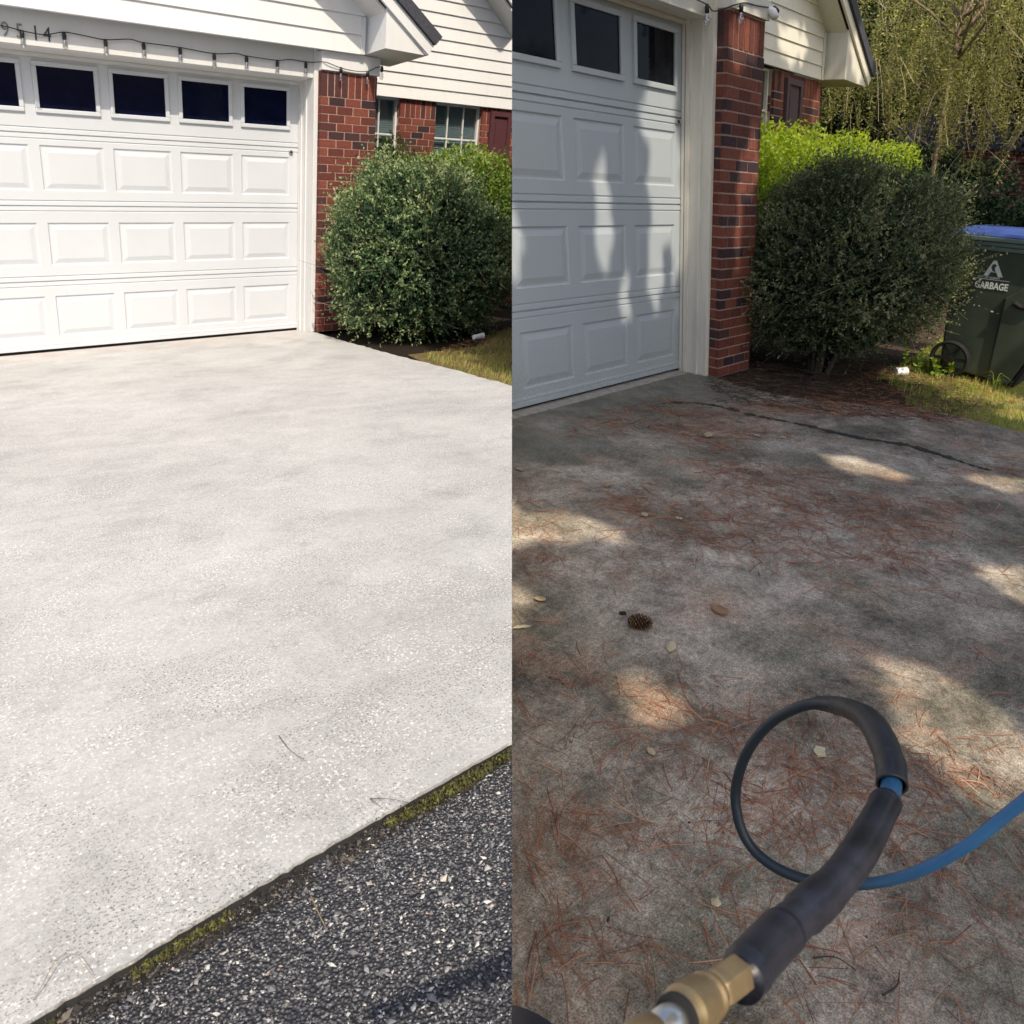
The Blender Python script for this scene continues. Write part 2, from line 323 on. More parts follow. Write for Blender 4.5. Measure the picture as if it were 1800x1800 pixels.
class MB:
    def __init__(s): s.v = []; s.f = []; s.t = []; s.ct = .5
    def add(s, vs, fs):
        o = len(s.v); s.v += [tuple(map(float, q)) for q in vs]
        for f in fs: s.f.append([i + o for i in f]); s.t.append(s.ct)
    def box(s, x0, x1, y0, y1, z0, z1):
        s.add([(x0, y0, z0), (x1, y0, z0), (x1, y1, z0), (x0, y1, z0), (x0, y0, z1), (x1, y0, z1), (x1, y1, z1), (x0, y1, z1)],
              [(0, 3, 2, 1), (4, 5, 6, 7), (0, 1, 5, 4), (1, 2, 6, 5), (2, 3, 7, 6), (3, 0, 4, 7)])
    def prism(s, pts, d):
        """closed solid: polygon pts (3d) swept by vector d"""
        n = len(pts); d = np.array(d, float); a = [tuple(p) for p in pts]; b = [tuple(np.array(p, float) + d) for p in pts]
        s.add(a + b, [tuple(range(n))[::-1], tuple(range(n, 2 * n))] + [(i, (i + 1) % n, n + (i + 1) % n, n + i) for i in range(n)])
    def quad(s, a, b, c, d): s.add([a, b, c, d], [(0, 1, 2, 3)])
    def tube(s, pts, r, n=10, cap=True, ts=None):
        P = np.array(pts, float); R = np.full(len(P), r) if np.isscalar(r) else np.array(r, float)
        d = np.gradient(P, axis=0); d /= np.linalg.norm(d, axis=1)[:, None]
        u = np.cross(d[0], [0, 0, 1.0]); 
        if np.linalg.norm(u) < 1e-3: u = np.cross(d[0], [1.0, 0, 0])
        base = len(s.v); vs = []
        for i in range(len(P)):
            u = u - d[i] * (u @ d[i]); u /= np.linalg.norm(u); w_ = np.cross(d[i], u)
            for k in range(n):
                a = 2 * PI * k / n; vs.append(tuple(P[i] + R[i] * (math.cos(a) * u + math.sin(a) * w_)))
        s.v += vs
        for i in range(len(P) - 1):
            for k in range(n):
                k2 = (k + 1) % n
                s.f.append([base + i * n + k, base + i * n + k2, base + (i + 1) * n + k2, base + (i + 1) * n + k]); s.t.append(ts[i] if ts is not None else s.ct)
        if cap:
            s.f.append([base + k for k in range(n)][::-1]); s.t.append(s.ct)
            s.f.append([base + (len(P) - 1) * n + k for k in range(n)]); s.t.append(s.ct)
    def build(s, name, material, yard=None, parent=None, smooth=False, clip=True, bevel=0, loc=None):
        L = np.array(s.v, float); V = T(yard, L)
        loops = [i for f in s.f for i in f]; tot = [len(f) for f in s.f]; st = np.concatenate([[0], np.cumsum(tot)[:-1]])
        o = link_mesh(name, V, loops, st, tot, material, yard, parent, s.t, L, smooth, clip, loc)
        if bevel:
            md = o.modifiers.new('bevel', 'BEVEL'); md.width = bevel; md.segments = 2; md.limit_method = 'ANGLE'; md.angle_limit = math.radians(40)
        return o

def spline(pts, n):
    P = np.array(pts, float); m_ = len(P); out = []
    Q = np.vstack([2 * P[0] - P[1], P, 2 * P[-1] - P[-2]])
    for i in range(m_ - 1):
        p0, p1, p2, p3 = Q[i:i + 4]
        for t in np.linspace(0, 1, n, endpoint=False):
            out.append(.5 * (2 * p1 + (p2 - p0) * t + (2 * p0 - 5 * p1 + 4 * p2 - p3) * t * t + (3 * p1 - p0 - 3 * p2 + p3) * t ** 3))
    out.append(P[-1]); return np.array(out)
def unit(a): return a / np.maximum(np.linalg.norm(a, axis=-1, keepdims=True), 1e-9)
def rdir(n): return unit(rng.normal(size=(n, 3)))

def leaves(name, C, A, size, tint, material, parent=None, yard=None, aspect=.45, up=None, kind=None):
    """rhombic leaves: C world centres, A axis directions, size array"""
    n = len(C); size = np.broadcast_to(size, (n,)) * SIZE[yard]; A = unit(A)
    side = unit(np.cross(A, rdir(n) if up is None else up)); nn = np.cross(A, side)
    h = size[:, None]
    b0 = C - A * h * .5; tip = C + A * h * .5; mid = C - A * h * .04
    l = mid + side * h * aspect * .5 + nn * h * .08; r = mid - side * h * aspect * .5 + nn * h * .08
    if yard:
        s = SIGN[yard]; keep = np.min(np.stack([b0[:, 0], tip[:, 0], l[:, 0], r[:, 0]]) * s, axis=0) > 2e-4
        b0, tip, l, r, tint = b0[keep], tip[keep], l[keep], r[keep], np.broadcast_to(tint, (n,))[keep]
        n = len(b0)
    V = np.stack([b0, r, tip, l], 1).reshape(-1, 3)
    return link_mesh(name, V, np.arange(4 * n), np.arange(n) * 4, np.full(n, 4), material, None, parent, tint)
def strips(name, P, W, tint, material, parent=None, yard=None):
    """thin blades: P (n,k,3) world spine points, W (n,k,3) half width vectors"""
    n, k = P.shape[:2]
    A_, B_ = P - W, P + W
    if yard:
        s = SIGN[yard]; keep = (np.minimum(A_[..., 0] * s, B_[..., 0] * s).min(1) > 2e-4); A_, B_, tint = A_[keep], B_[keep], tint[keep]; n = len(A_)
    V = np.stack([A_, B_], 2).reshape(n, 2 * k, 3)
    q = np.array([[2 * i, 2 * i + 1, 2 * i + 3, 2 * i + 2] for i in range(k - 1)])
    F = (q[None] + (np.arange(n) * 2 * k)[:, None, None]).reshape(-1)
    nf = n * (k - 1)
    return link_mesh(name, V.reshape(-1, 3), F, np.arange(nf) * 4, np.full(nf, 4), material, None, parent, np.repeat(tint, k - 1))

# ------------------------------------------------------------------ grounds
UP = {k: AX[k][:, 2] for k in AX}
def ground_sheet(name, yard, x0, x1, y0, y1, z, material, kind='structure', label=None, cat=None, n=1):
    mb = MB(); mb.quad((x0, y0, z), (x1, y0, z), (x1, y1, z), (x0, y1, z))
    o = mb.build(name, material, yard); tag(o, label, cat, kind=kind); return o

# pale yard
ED_P = [(.045, -.25), (-.10, -1.1), (-.24, -2.0), (-.36, -3.0), (-.47, -3.7), (-.75, -5.0), (-1.0, -6.24)]
def jag(pts, amp, step):
    out = []
    for a, b_ in zip(pts[:-1], pts[1:]):
        a = np.array(a, float); b_ = np.array(b_, float); d = b_ - a; L = np.linalg.norm(d); k = max(1, int(L / step)); nrm = np.array([-d[1], d[0]]) / L
        for i in range(k): out.append(tuple(a + d * i / k + nrm * rng.normal() * amp))
    out.append(pts[-1]); return out
mb = MB()
EDGE = [(-5.5, -6.50), (-3.51, -6.406), (-3.263, -6.384), (-2.742, -6.357), (-1.0, -6.24)]
def eoff(x): return np.interp(x, [p[0] for p in EDGE], [p[1] for p in EDGE]) + 6.385
front = jag(EDGE[::-1], .0012, .011)
poly = [(.045, .0)] + jag(ED_P, .006, .06) + front[1:] + [(-5.5, .0)]
poly = [(x, y, 0) for x, y in poly]
mb.prism(poly[::-1], (0, 0, -.055))
o = mb.build('driveway', M['concrete_P'], 'P'); tag(o, kind='structure')
mb = MB()
for (xa, ya), (xb, yb_) in zip(front[:-1], front[1:]):
    mb.quad((xa, ya - .003, -.004), (xb, yb_ - .003, -.004), (xb, yb_ - .007, -.0122), (xa, ya - .007, -.0122))
o = mb.build('joint_gap', M['rubber'], 'P'); tag(o, kind='structure')
ground_sheet('road', 'P', -9, 6, -14, -6.15, -.013, M['asphalt'])
ground_sheet('soil_bed', 'P', -1.2, 6, -6.6, 1.2, -.03, M['soil_P'])
mb = MB(); lz = [(-.12, -2.05), (.55, -2.05), (1.0, -1.6), (1.5, -1.25), (2.6, -1.0), (6, -.9), (6, -6.3), (-1.05, -6.3), (-.48, -3.7), (-.36, -3.0), (-.22, -2.35)]
mb.add([(x + .02, y, -.022) for x, y in lz], [tuple(range(len(lz)))[::-1]])
o = mb.build('lawn', M['soil_lawn'], 'P'); tag(o, kind='structure')
# shaded yard
ED_S = [(.10, -.20), (-.02, -.5), (.0, -.8), (.14, -1.05), (.48, -1.56), (.47, -1.83), (.41, -2.1), (.36, -2.6), (.3, -5)]
mb = MB(); poly = [(.10, 0)] + jag(ED_S, .01, .06) + [(-9, -5), (-9, 0)]
mb.prism([(x, y, 0) for x, y in poly][::-1], (0, 0, -.10))
o = mb.build('driveway', M['concrete_S'], 'S'); tag(o, kind='structure')
ground_sheet('soil_bed', 'S', -1.2, 25, -12, 9, -.035, M['soil_S'])
def gz(yard, x, y):      # height of a yard's ground under a world point
    nrm = np.cross(AX[yard][:, 0], AX[yard][:, 1]); o_ = OG[yard]
    return o_[2] - (nrm[0] * (x - o_[0]) + nrm[1] * (y - o_[1])) / nrm[2]
mb = MB(); ys = np.linspace(-3.5, 11.5, 60)
for ya, yb_ in zip(ys[:-1], ys[1:]):
    ta, tb = gz('P', 0, ya) - .045, gz('P', 0, yb_) - .045; ba, bb_ = gz('S', 0, ya) - .15, gz('S', 0, yb_) - .15
    if ta <= ba or tb <= bb_: continue
    mb.prism([(-.10, ya, ba), (-.10, yb_, bb_), (-.10, yb_, tb), (-.10, ya, ta)], (.0997, 0, 0))
o = mb.build('ground_bank', M['apron'], None); tag(o, kind='structure')
mb = MB(); mb.box(-4.4, -.0, -.085, .05, 0.001, .006); o = mb.build('threshold', M['apron'], 'S'); tag(o, kind='structure')
mb = MB()
tr_pts = spline([(-.86, -.40, .0), (-.742, -.454, 0), (-.61, -.611, 0), (-.605, -.905, 0), (-.551, -1.124, 0), (-.527, -1.44, 0), (-.44, -1.713, 0), (-.505, -2.052, 0), (-.52, -2.13, 0)], 22)
WR = np.clip(.016 + .011 * np.convolve(rng.normal(size=len(tr_pts) + 4), [.5, .8, .5], 'same')[2:-2], .001, .032); tr_pts[:, 0] += rng.normal(size=len(tr_pts)) * .006
for i in range(len(tr_pts) - 1):
    a, b_ = tr_pts[i], tr_pts[i + 1]
    w0 = WR[i]; w1 = WR[i + 1]
    f = min(1, i / 20) * min(1, (len(tr_pts) - i) / 8); f1 = min(1, (i + 1) / 20) * min(1, (len(tr_pts) - i - 1) / 8)
    mb.quad((a[0] - w0 * f, a[1], .0045), (b_[0] - w1 * f1, b_[1], .004), (b_[0] + w1 * f1, b_[1], .004), (a[0] + w0 * f, a[1], .004))
o = mb.build('damp_trail', M['crack'], 'S'); tag(o, kind='structure')

# ------------------------------------------------------------------ the house, once per yard
def bricks(mb, axis, a0, a1, z0, z1, face, out, length=.155, course=.0667, gap=.010, depth=.03, soldier=False, lo=0.0):
    """brick faces on the plane axis=face; axis 'y': runs along x; axis 'x': runs along y; out = +-1 outward"""
    def put(b0, b1, c0, c1):
        j = rng.normal() * .0006
        f0, f1 = sorted((face + out * (.0 + j), face - out * depth))
        r_ = rng.random(); mb.ct = lo + (1 - lo) * (rng.uniform(0, .28) if r_ < .30 else rng.uniform(.38, 1))
        if axis == 'y': mb.box(b0, b1, f0, f1, c0, c1)
        else: mb.box(f0, f1, b0, b1, c0, c1)
    if soldier:
        wdt = course - .012; k = a0
        while k < a1 - .01:
            put(k, min(k + wdt, a1), z0 + gap * .5, z1 - gap * .5); k += wdt + gap
        return
    nrow = int(round((z1 - z0) / course)); r = (z1 - z0) / nrow
    for i in range(nrow):
        off = (i % 2) * length * .5 + (0 if i % 2 else 0)
        k = a0 - off
        while k < a1 - 1e-3:
            b0, b1 = max(k, a0), min(k + length - gap, a1)
            if b1 - b0 > .012: put(b0, b1, z0 + i * r + gap * .5, z0 + (i + 1) * r - gap * .5)
            k += length

def lap_siding(x0, x1, z0, z1, y, lap, t=.014):
    mb = MB(); z = z0
    while z < z1:
        mb.prism([(x0, y - t, z), (x0, y - .002, z + lap), (x0, y + .02, z + lap), (x0, y + .02, z)], (x1 - x0, 0, 0)); z += lap
    return mb
def cut_above(o, yard, x_c, z_c, s):
    """cut a mesh object along the rake line z = z_c - s (x - x_c)"""
    me = o.data; bm = bmesh.new(); bm.from_mesh(me); off = Vector(origin_of(o))
    p0 = Vector(T(yard, (x_c, 0, z_c))) - off; d1 = Vector(AX[yard] @ np.array([1, 0, -s])); d2 = Vector(AX[yard][:, 1])
    nrm = d1.cross(d2).normalized()
    if nrm.dot(Vector(UP[yard])) < 0: nrm = -nrm
    bmesh.ops.bisect_plane(bm, geom=bm.verts[:] + bm.edges[:] + bm.faces[:], dist=1e-5, plane_co=p0, plane_no=nrm, clear_outer=True)
    bm.to_mesh(me); bm.free()

def gable(yard, root, x0, x_c, z_c, z_b, y_w, y_f, x_tip, lap, s=.71, x_top=None):
    """siding, sloping soffit, barge board, boxed return and roof edge of a gable end that falls to the right"""
    k = yard
    x_top = x0 if x_top is None else x_top
    zt = z_c - s * (x_top - x_c)
    o = lap_siding(x0, x_c, z_b, zt, y_w, lap).build('siding', M['siding_' + k], k, root); cut_above(o, k, x_c, z_c, s)
    mb = MB(); mb.box(x_c - .035, x_c + .0, y_w - .022, y_w + .03, z_b, z_c - .02); mb.build('corner_trim', M['trim_' + k], k, root)
    # soffit
    fx = x_c + .03
    mb = MB(); mb.prism([(x_top, y_w, zt), (fx, y_w, z_c - s * .03), (fx, y_f + .02, z_c - s * .03), (x_top, y_f + .02, zt)], (0, 0, .02)); mb.build('soffit', M['trim_' + k], k, root)
    # boxed return
    mb = MB(); mb.prism([(fx, y_f, z_b + .01), (x_tip, y_f, z_b + .0), (fx, y_f, z_c - .0)], (0, y_w - y_f + .3, 0)); mb.build('eave_return', M['siding_' + k], k, root)
    # barge board
    h = .10; y1 = y_f - .024
    z_at = lambda x: (z_c - s * (x - fx))
    mb = MB(); mb.prism([(x_top, y1, z_at(x_top) - .0), (x_tip, y1, z_at(x_tip)), (x_tip + .045, y1, z_at(x_tip) + .075), (x_top, y1, z_at(x_top) + h)], (0, .022, 0)); mb.build('barge_board', M['siding_' + k], k, root)
    # roof slab
    y2 = y_f - .05
    mb = MB(); mb.prism([(x_top, y2, z_at(x_top) + h + .002), (x_tip + .047, y2, z_at(x_tip) + .078), (x_tip + .11, y2, z_at(x_tip) + .145), (x_top, y2, z_at(x_top) + h + .095)], (0, 4.5, 0)); mb.build('roof', M['shingle'], k, root)

def house(k, P):
    root = empty('brick_house', T(k, (0, 0, 0)), P['label'], 'house')
    jx, yh, cx0, cx1, yc = P['jamb_x'], P['y_head'], P['col_x0'], P['col_x1'], P['y_col']
    nW = P['n']; pitch = P['pitch']; c0 = P['c0']; hw = P['hw']; xl = -(c0 + pitch * (nW - 1) + hw + .06) 
    xl = -abs(xl)
    # garage door
    dm = MB()
    rows = [(.12, .437), (.67, .985), (1.215, 1.53)]; cxs = [-(c0 + pitch * i) for i in range(nW)]
    xr = .028
    def band(zs):      # profile extruded along x
        for (za, ya), (zb, yb) in zip(zs[:-1], zs[1:]): dm.quad((xl, ya, za), (xr, ya, za), (xr, yb, zb), (xl, yb, zb))
    def joint(z): 
        pr = []
        for dz, g in ((-.037, .004), (0, .010), (.037, .004)):
            pr += [(z + dz - .007, 0), (z + dz - .003, g), (z + dz + .002, g), (z + dz + .004, -.001)]
        return pr
    band([(.045, 0), (.06, -.004), (.075, 0), (.12, 0)])
    band([(.437, 0)] + joint(.552) + [(.67, 0)]); band([(.985, 0)] + joint(1.107) + [(1.215, 0)]); band([(1.53, 0)] + joint(1.61) + [(1.745, 0)])
    band([(2.08, 0), (2.15, 0)])
    def cell(z0, z1, fn):
        edges = [xr] 
        x = xr
        for c in cxs:
            dm.quad((c + hw, 0, z0), (x, 0, z0), (x, 0, z1), (c + hw, 0, z1)); fn(c); x = c - hw
        dm.quad((xl, 0, z0), (x, 0, z0), (x, 0, z1), (xl, 0, z1))
    def ring(x0, x1, z0, z1, ya, x2, x3, z2, z3, yb):
        A_ = [(x0, ya, z0), (x1, ya, z0), (x1, ya, z1), (x0, ya, z1)]; B_ = [(x2, yb, z2), (x3, yb, z2), (x3, yb, z3), (x2, yb, z3)]
        for i in range(4): j = (i + 1) % 4; dm.quad(A_[i], A_[j], B_[j], B_[i])
    for z0, z1 in rows:
        def pan(c, z0=z0, z1=z1):
            a, b_ = c - hw, c + hw
            ring(a, b_, z0, z1, 0, a + .008, b_ - .008, z0 + .008, z1 - .008, .008)
            ring(a + .008, b_ - .008, z0 + .008, z1 - .008, .008, a + .020, b_ - .020, z0 + .018, z1 - .018, .008)
            ring(a + .020, b_ - .020, z0 + .018, z1 - .018, .008, a + .055, b_ - .055, z0 + .05, z1 - .05, .001)
            dm.quad((a + .055, .001, z0 + .05), (b_ - .055, .001, z0 + .05), (b_ - .055, .001, z1 - .05), (a + .055, .001, z1 - .05))
        cell(z0, z1, pan)
    cell(1.745, 2.08, lambda c: None)
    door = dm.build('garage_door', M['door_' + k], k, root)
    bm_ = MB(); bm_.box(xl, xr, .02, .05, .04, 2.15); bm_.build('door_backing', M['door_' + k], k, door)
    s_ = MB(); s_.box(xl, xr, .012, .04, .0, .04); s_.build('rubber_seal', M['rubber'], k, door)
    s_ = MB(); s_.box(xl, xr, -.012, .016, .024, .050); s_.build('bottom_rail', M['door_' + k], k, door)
    for c in cxs:
        if P['clipx'](c): continue
        f = MB(); a, b_ = c - hw, c + hw; z0, z1 = 1.745, 2.08; w_ = .030
        for q in ((a, b_, z0, z0 + w_), (a, b_, z1 - w_, z1), (a, a + w_, z0 + w_, z1 - w_), (b_ - w_, b_, z0 + w_, z1 - w_)):
            f.box(q[0], q[1], -.016, .012, q[2], q[3])
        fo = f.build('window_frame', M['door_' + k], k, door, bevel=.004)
        g = MB(); g.box(a + w_, b_ - w_, -.003, .010, z0 + w_, z1 - w_); g.build('window_pane', M['glass_' + k], k, door)
    lk = MB(); lx, lz_ = P['lock']
    lk.tube([(lx, -.001, lz_), (lx, -.012, lz_)], [.019, .017], 16); lo = lk.build('lock', M['chrome'], k, door, smooth=False)
    lk = MB(); lk.tube([(lx, -.0125, lz_), (lx, -.016, lz_)], .010, 12); lk.build('lock_core', M['black'], k, door)
    # frame: jamb reveal, trim, header
    f = MB(); f.box(jx, jx + .012, yh, .06, 0, 2.13); f.box(jx - .012, jx, -.055, -.03, 0.0, 2.13); f.box(jx - .010, jx, -.14, -.125, 0, 2.13)
    f.build('jamb', M['trim_' + k], k, root)
    ws = MB(); ws.box(jx - .014, jx - .001, -.022, -.004, .0, 2.12); ws.build('weather_strip', M['trim_' + k], k, root)
    f = MB(); f.box(jx - .002, cx0 - .001, yh - .018, yh + .03, 0, 2.36); f.build('side_trim', M['trim_' + k], k, root, bevel=.004)
    f = MB(); f.box(xl - .1, jx - .003, yh, .10, 2.13, 2.40); f.build('header', M['trim_' + k], k, root)
    f = MB(); f.box(xl - .1, jx - .004, -.03, -.001, 2.105, 2.128); f.build('top_seal', M['trim_' + k], k, root)
    f = MB(); f.box(xl - .14, xl - .02, yh, .06, 0, 2.129); f.build('far_jamb', M['trim_' + k], k, root)
    # brick column
    yb = P['y_wing']
    mo = MB(); mo.box(cx0 + .004, cx1 - .004, yc + .004, yb + .1, 0, 2.185); cm = mo.build('brick_column', M['mortar'], k, root)
    bb = MB()
    bricks(bb, 'y', cx0, cx1, 0.0, 1.99, yc, -1)
    bricks(bb, 'y', cx0, cx1, 1.99, 2.18, yc, -1, soldier=True)
    bricks(bb, 'x', yc + .033, yh - .02 + .05, 0, 1.99, cx0, -1, length=.155)
    bricks(bb, 'x', yc + .033, yh - .02 + .05, 1.99, 2.18, cx0, -1, soldier=True)
    bricks(bb, 'x', yc + .033, yb, 0, 2.18, cx1, 1)
    bb.build('bricks', M['brick_' + k], k, cm)
    f = MB(); f.box(cx0 - .005, cx1 + .012, yc - .018, yc + .12, 2.186, 2.325 if k == 'P' else 2.45); f.build('frieze_board', M['siding_' + k], k, root)
    # wing wall
    wx0, wx1 = cx1, P['wing_x1']; zb = P['wing_zb']
    wins = P['wins']
    xs = [wx0]
    wall = MB(); bb = MB()
    x = wx0
    zs = 1.46
    for (a, b_) in wins + [(wx1, None)]:
        wall.box(x, a, yb + .004, yb + .14, 0, zb); bricks(bb, 'y', x, a, 0, 2.05, yb, -1); bricks(bb, 'y', x, a, 2.05, zb, yb, -1, soldier=True)
        if b_ is None: break
        wall.box(a, b_, yb + .004, yb + .14, 0, zs); bricks(bb, 'y', a, b_, 0, zs, yb, -1)
        bricks(bb, 'x', yb + .033, yb + .12, zs, zb, a, 1); bricks(bb, 'x', yb + .033, yb + .12, zs, zb, b_, -1)
        x = b_
    bricks(bb, 'x', yb + .033, yb + 3, 0, zb, wx1, 1)
    sw = MB(); sw.box(wx1 - .12, wx1 - .01, yb + .145, yb + 3, 0, zb)
    wl = wall.build('wing_wall', M['mortar'], k, root); sw.build('end_wall', M['mortar'], k, root); bb.build('bricks', M['brick_' + k], k, wl)
    for (a, b_) in wins:
        f = MB(); y0, y1 = yb + .060, yb + .095; w_ = .022
        for q in ((a, a + w_, zs, zb), (b_ - w_, b_, zs, zb), (a + w_, b_ - w_, zs, zs + w_), (a + w_, b_ - w_, zb - w_, zb)): f.box(q[0], q[1], y0, y1, q[2], q[3])
        nmul = P['mull']
        for i in range(1, nmul + 1): xm = a + (b_ - a) * i / (nmul + 1); f.box(xm - .006, xm + .006, y0 + .008, y1 - .01, zs + w_, zb - w_)
        f.box(a + w_, b_ - w_, y0 + .006, y1 - .012, 1.875, 1.89)
        wf = f.build('window_frame', M['trim_' + k], k, root)
        g = MB(); g.box(a + w_, b_ - w_, y1 - .006, y1 - .002, zs + w_, zb - w_); g.build('window_pane', M['pane'], k, wf)
        g = MB(); z = zs
        while z < zb - .01: g.prism([(a + .01, y1 + .022, z), (a + .01, y1 + .030, z + .002), (a + .01, y1 + .036, z + .021), (a + .01, y1 + .030, z + .021)], (b_ - a - .02, 0, 0)); z += .0215
        g.build('blind', M['blind'], k, wf)
        g = MB(); g.box(a - .02, b_ + .02, yb + .138, yb + .17, 1.4, zb); g.build('backing', M['rubber'], k, wf)
        g = MB(); g.box(a, b_, yb - .02, yb + .06, zs - .03, zs - .001); g.build('window_sill', M['trim_' + k], k, root)
    sa, sb = P['shutter']
    f = MB(); y0, y1 = yb - .035, yb - .004; zt = zb - .045
    for q in ((sa, sa + .05, 1.3, zt), (sb - .05, sb, 1.3, zt), (sa + .05, sb - .05, zt - .05, zt), (sa + .05, sb - .05, 1.3, 1.36)): f.box(q[0], q[1], y0, y1, q[2], q[3])
    f.box(sa + .05, sb - .05, y0 + .020, y1, 1.36, zt - .05); f.box(sa + .08, sb - .08, y0 + .008, y1, 1.40, zt - .09)
    f.build('shutter', M['shutter_' + k], k, root)
    # siding
    P['roof'](root)
    return root

def roof_P(root):
    gable('P', root, -5.2, .42, 2.62, 2.325, -.36, -.65, .865, .142, x_top=-2.3)
    gable('P', root, .55, 3.35, 2.62, 2.225, .78, .5, 3.75, .118, s=.75, x_top=1.6)
def roof_S(root):
    # only the foot of the garage gable: its siding starts above the frame
    o = lap_siding(-4.6, .56, 2.46, 2.60, -.33, .142).build('siding', M['siding_S'], 'S', root)
    gable('S', root, .55, 3.90, 2.66, 2.235, .78, .56, 4.50, .118, s=.72, x_top=2.2)
HP = dict(label='white garage door house with string lights and pale clean concrete, left half', jamb_x=.020, y_head=-.25, col_x0=.058, col_x1=.59, y_col=-.315, n=8, pitch=.507, c0=.288, hw=.218,
          lock=(-.059, 1.569), y_wing=.8, wing_x1=6.0, wing_zb=2.235, wins=[(.92, 1.555), (2.005, 2.64)], mull=2, shutter=(2.74, 3.04), roof=roof_P, clipx=lambda c: False)
HS = dict(label='sun dappled white garage door house behind dirty concrete, right half', jamb_x=.034, y_head=-.19, col_x0=.072, col_x1=.53, y_col=-.28, n=4, pitch=.553, c0=.268, hw=.228,
          lock=(-.024, 1.586), y_wing=.8, wing_x1=3.97, wing_zb=2.225, wins=[(.95, 1.6), (2.25, 2.94)], mull=2, shutter=(3.14, 3.48), roof=roof_S, clipx=lambda c: c < -1.75)
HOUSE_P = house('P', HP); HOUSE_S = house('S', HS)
def door_cut(z):      # where the garage door's back meets the seam plane at height z
    xs_ = np.linspace(-3, 0, 900); ws_ = T('S', np.stack([xs_, np.full(900, .07), np.full(900, z)], 1)); return ws_[np.argmin(np.abs(ws_[:, 0] - .062))]
mb = MB(); b0, b1 = door_cut(0.0), door_cut(2.5); b0[0] = b1[0] = .001
mb.prism([tuple(b0), tuple(b0 + [0, .26, 0]), tuple(b1 + [0, .26, 0]), tuple(b1)], (.055, 0, 0)); mb.build('end_return', M['trim_S'], None, HOUSE_S)

# house number
def text_mesh(s, size, extrude, offset=0.0):
    cu = bpy.data.curves.new('t', 'FONT'); cu.body = s; cu.size = size; cu.extrude = extrude; cu.offset = offset
    cu.resolution_u = 3
    o = bpy.data.objects.new('t', cu); col.objects.link(o)
    dg = bpy.context.evaluated_depsgraph_get(); me = bpy.data.meshes.new_from_object(o.evaluated_get(dg))
    V = np.array([v.co[:] for v in me.vertices]); F = [list(p.vertices) for p in me.polygons]
    bpy.data.objects.remove(o); bpy.data.curves.remove(cu); bpy.data.meshes.remove(me)
    return V, F
def text_part(s, name, yard, parent, origin, ex, ez, size, material, depth=.004, offset=0.0, sx=1.0):
    V, F = text_mesh(s, size, depth / 2, offset)
    V[:, 0] -= V[:, 0].min(); ex = np.array(ex, float); ez = np.array(ez, float); ey = np.cross(ez, ex) * -1
    L = np.array(origin) + V[:, :1] * sx * ex + V[:, 1:2] * ez + V[:, 2:3] * np.cross(ex, ez)
    mb = MB(); mb.add(L, F); return mb.build(name, material, yard, parent)
for ch, x, mt in (('9', -2.232, 'digit'), ('5', -2.145, 'digit'), ('1', -2.035, 'digit_dark'), ('4', -1.985, 'digit_dark')):
    zz = 2.165
    o = text_part(ch, 'house_number', 'P', HOUSE_P, (x, -.254, zz), (1, 0, 0), (0, 0, 1), .125, M[mt], .004, -.0005, .85)

# ------------------------------------------------------------------ string lights
def string_light(yard, label, pts, bulbs):
    root = empty('string_light', T(yard, pts[0]), label, 'string light')
    P_ = spline(pts, 6); mb = MB(); mb.tube(P_, .0035, 6); mb.build('cable', M['black'], yard, root, smooth=True)
    for (x, y, z) in bulbs:
        sk_ = MB(); sk_.tube([(x, y, z + .004), (x, y, z - .012), (x, y, z - .040)], [.008, .0135, .0125], 10); so_ = sk_.build('socket', M['black'], yard, root, smooth=True)
        g = MB(); zz = z - .040
        g.tube([(x, y, zz), (x, y, zz - .012), (x, y, zz - .03), (x, y, zz - .048), (x, y, zz - .060), (x, y, zz - .064)], [.010, .012, .018, .018, .009, .002], 12)
        g.build('bulb', M['bulb'], yard, so_, smooth=True)
        fl = MB(); fl.tube([(x, y, zz - .002), (x, y, zz - .034)], .0016, 5); fl.build('filament', M['chrome'], yard, so_)
cab = [(-2.6, -.268, 2.23), (-2.239, -.268, 2.222), (-2.115, -.268, 2.207), (-1.98, -.268, 2.200), (-1.858, -.268, 2.230), (-1.722, -.268, 2.224), (-1.594, -.268, 2.216), (-1.43, -.268, 2.238), (-1.335, -.268, 2.228),
       (-1.075, -.268, 2.226), (-.819, -.268, 2.214), (-.65, -.268, 2.234), (-.563, -.268, 2.226), (-.308, -.268, 2.222), (-.2, -.268, 2.24), (-.026, -.268, 2.238), (.03, -.30, 2.24), (.078, -.345, 2.238), (.22, -.345, 2.21),
       (.36, -.345, 2.20), (.475, -.345, 2.21), (.552, -.345, 2.245), (.613, -.345, 2.262)]
string_light('P', 'string of clear bulbs on black wire along the header above the bright left door', cab,
             [(-2.115, -.268, 2.205), (-1.858, -.268, 2.226), (-1.594, -.268, 2.214), (-1.335, -.268, 2.224), (-1.075, -.268, 2.222), (-.819, -.268, 2.212), (-.563, -.268, 2.222), (-.308, -.268, 2.218), (-.06, -.268, 2.232), (.22, -.345, 2.212), (.475, -.345, 2.21), (.613, -.345, 2.26)])
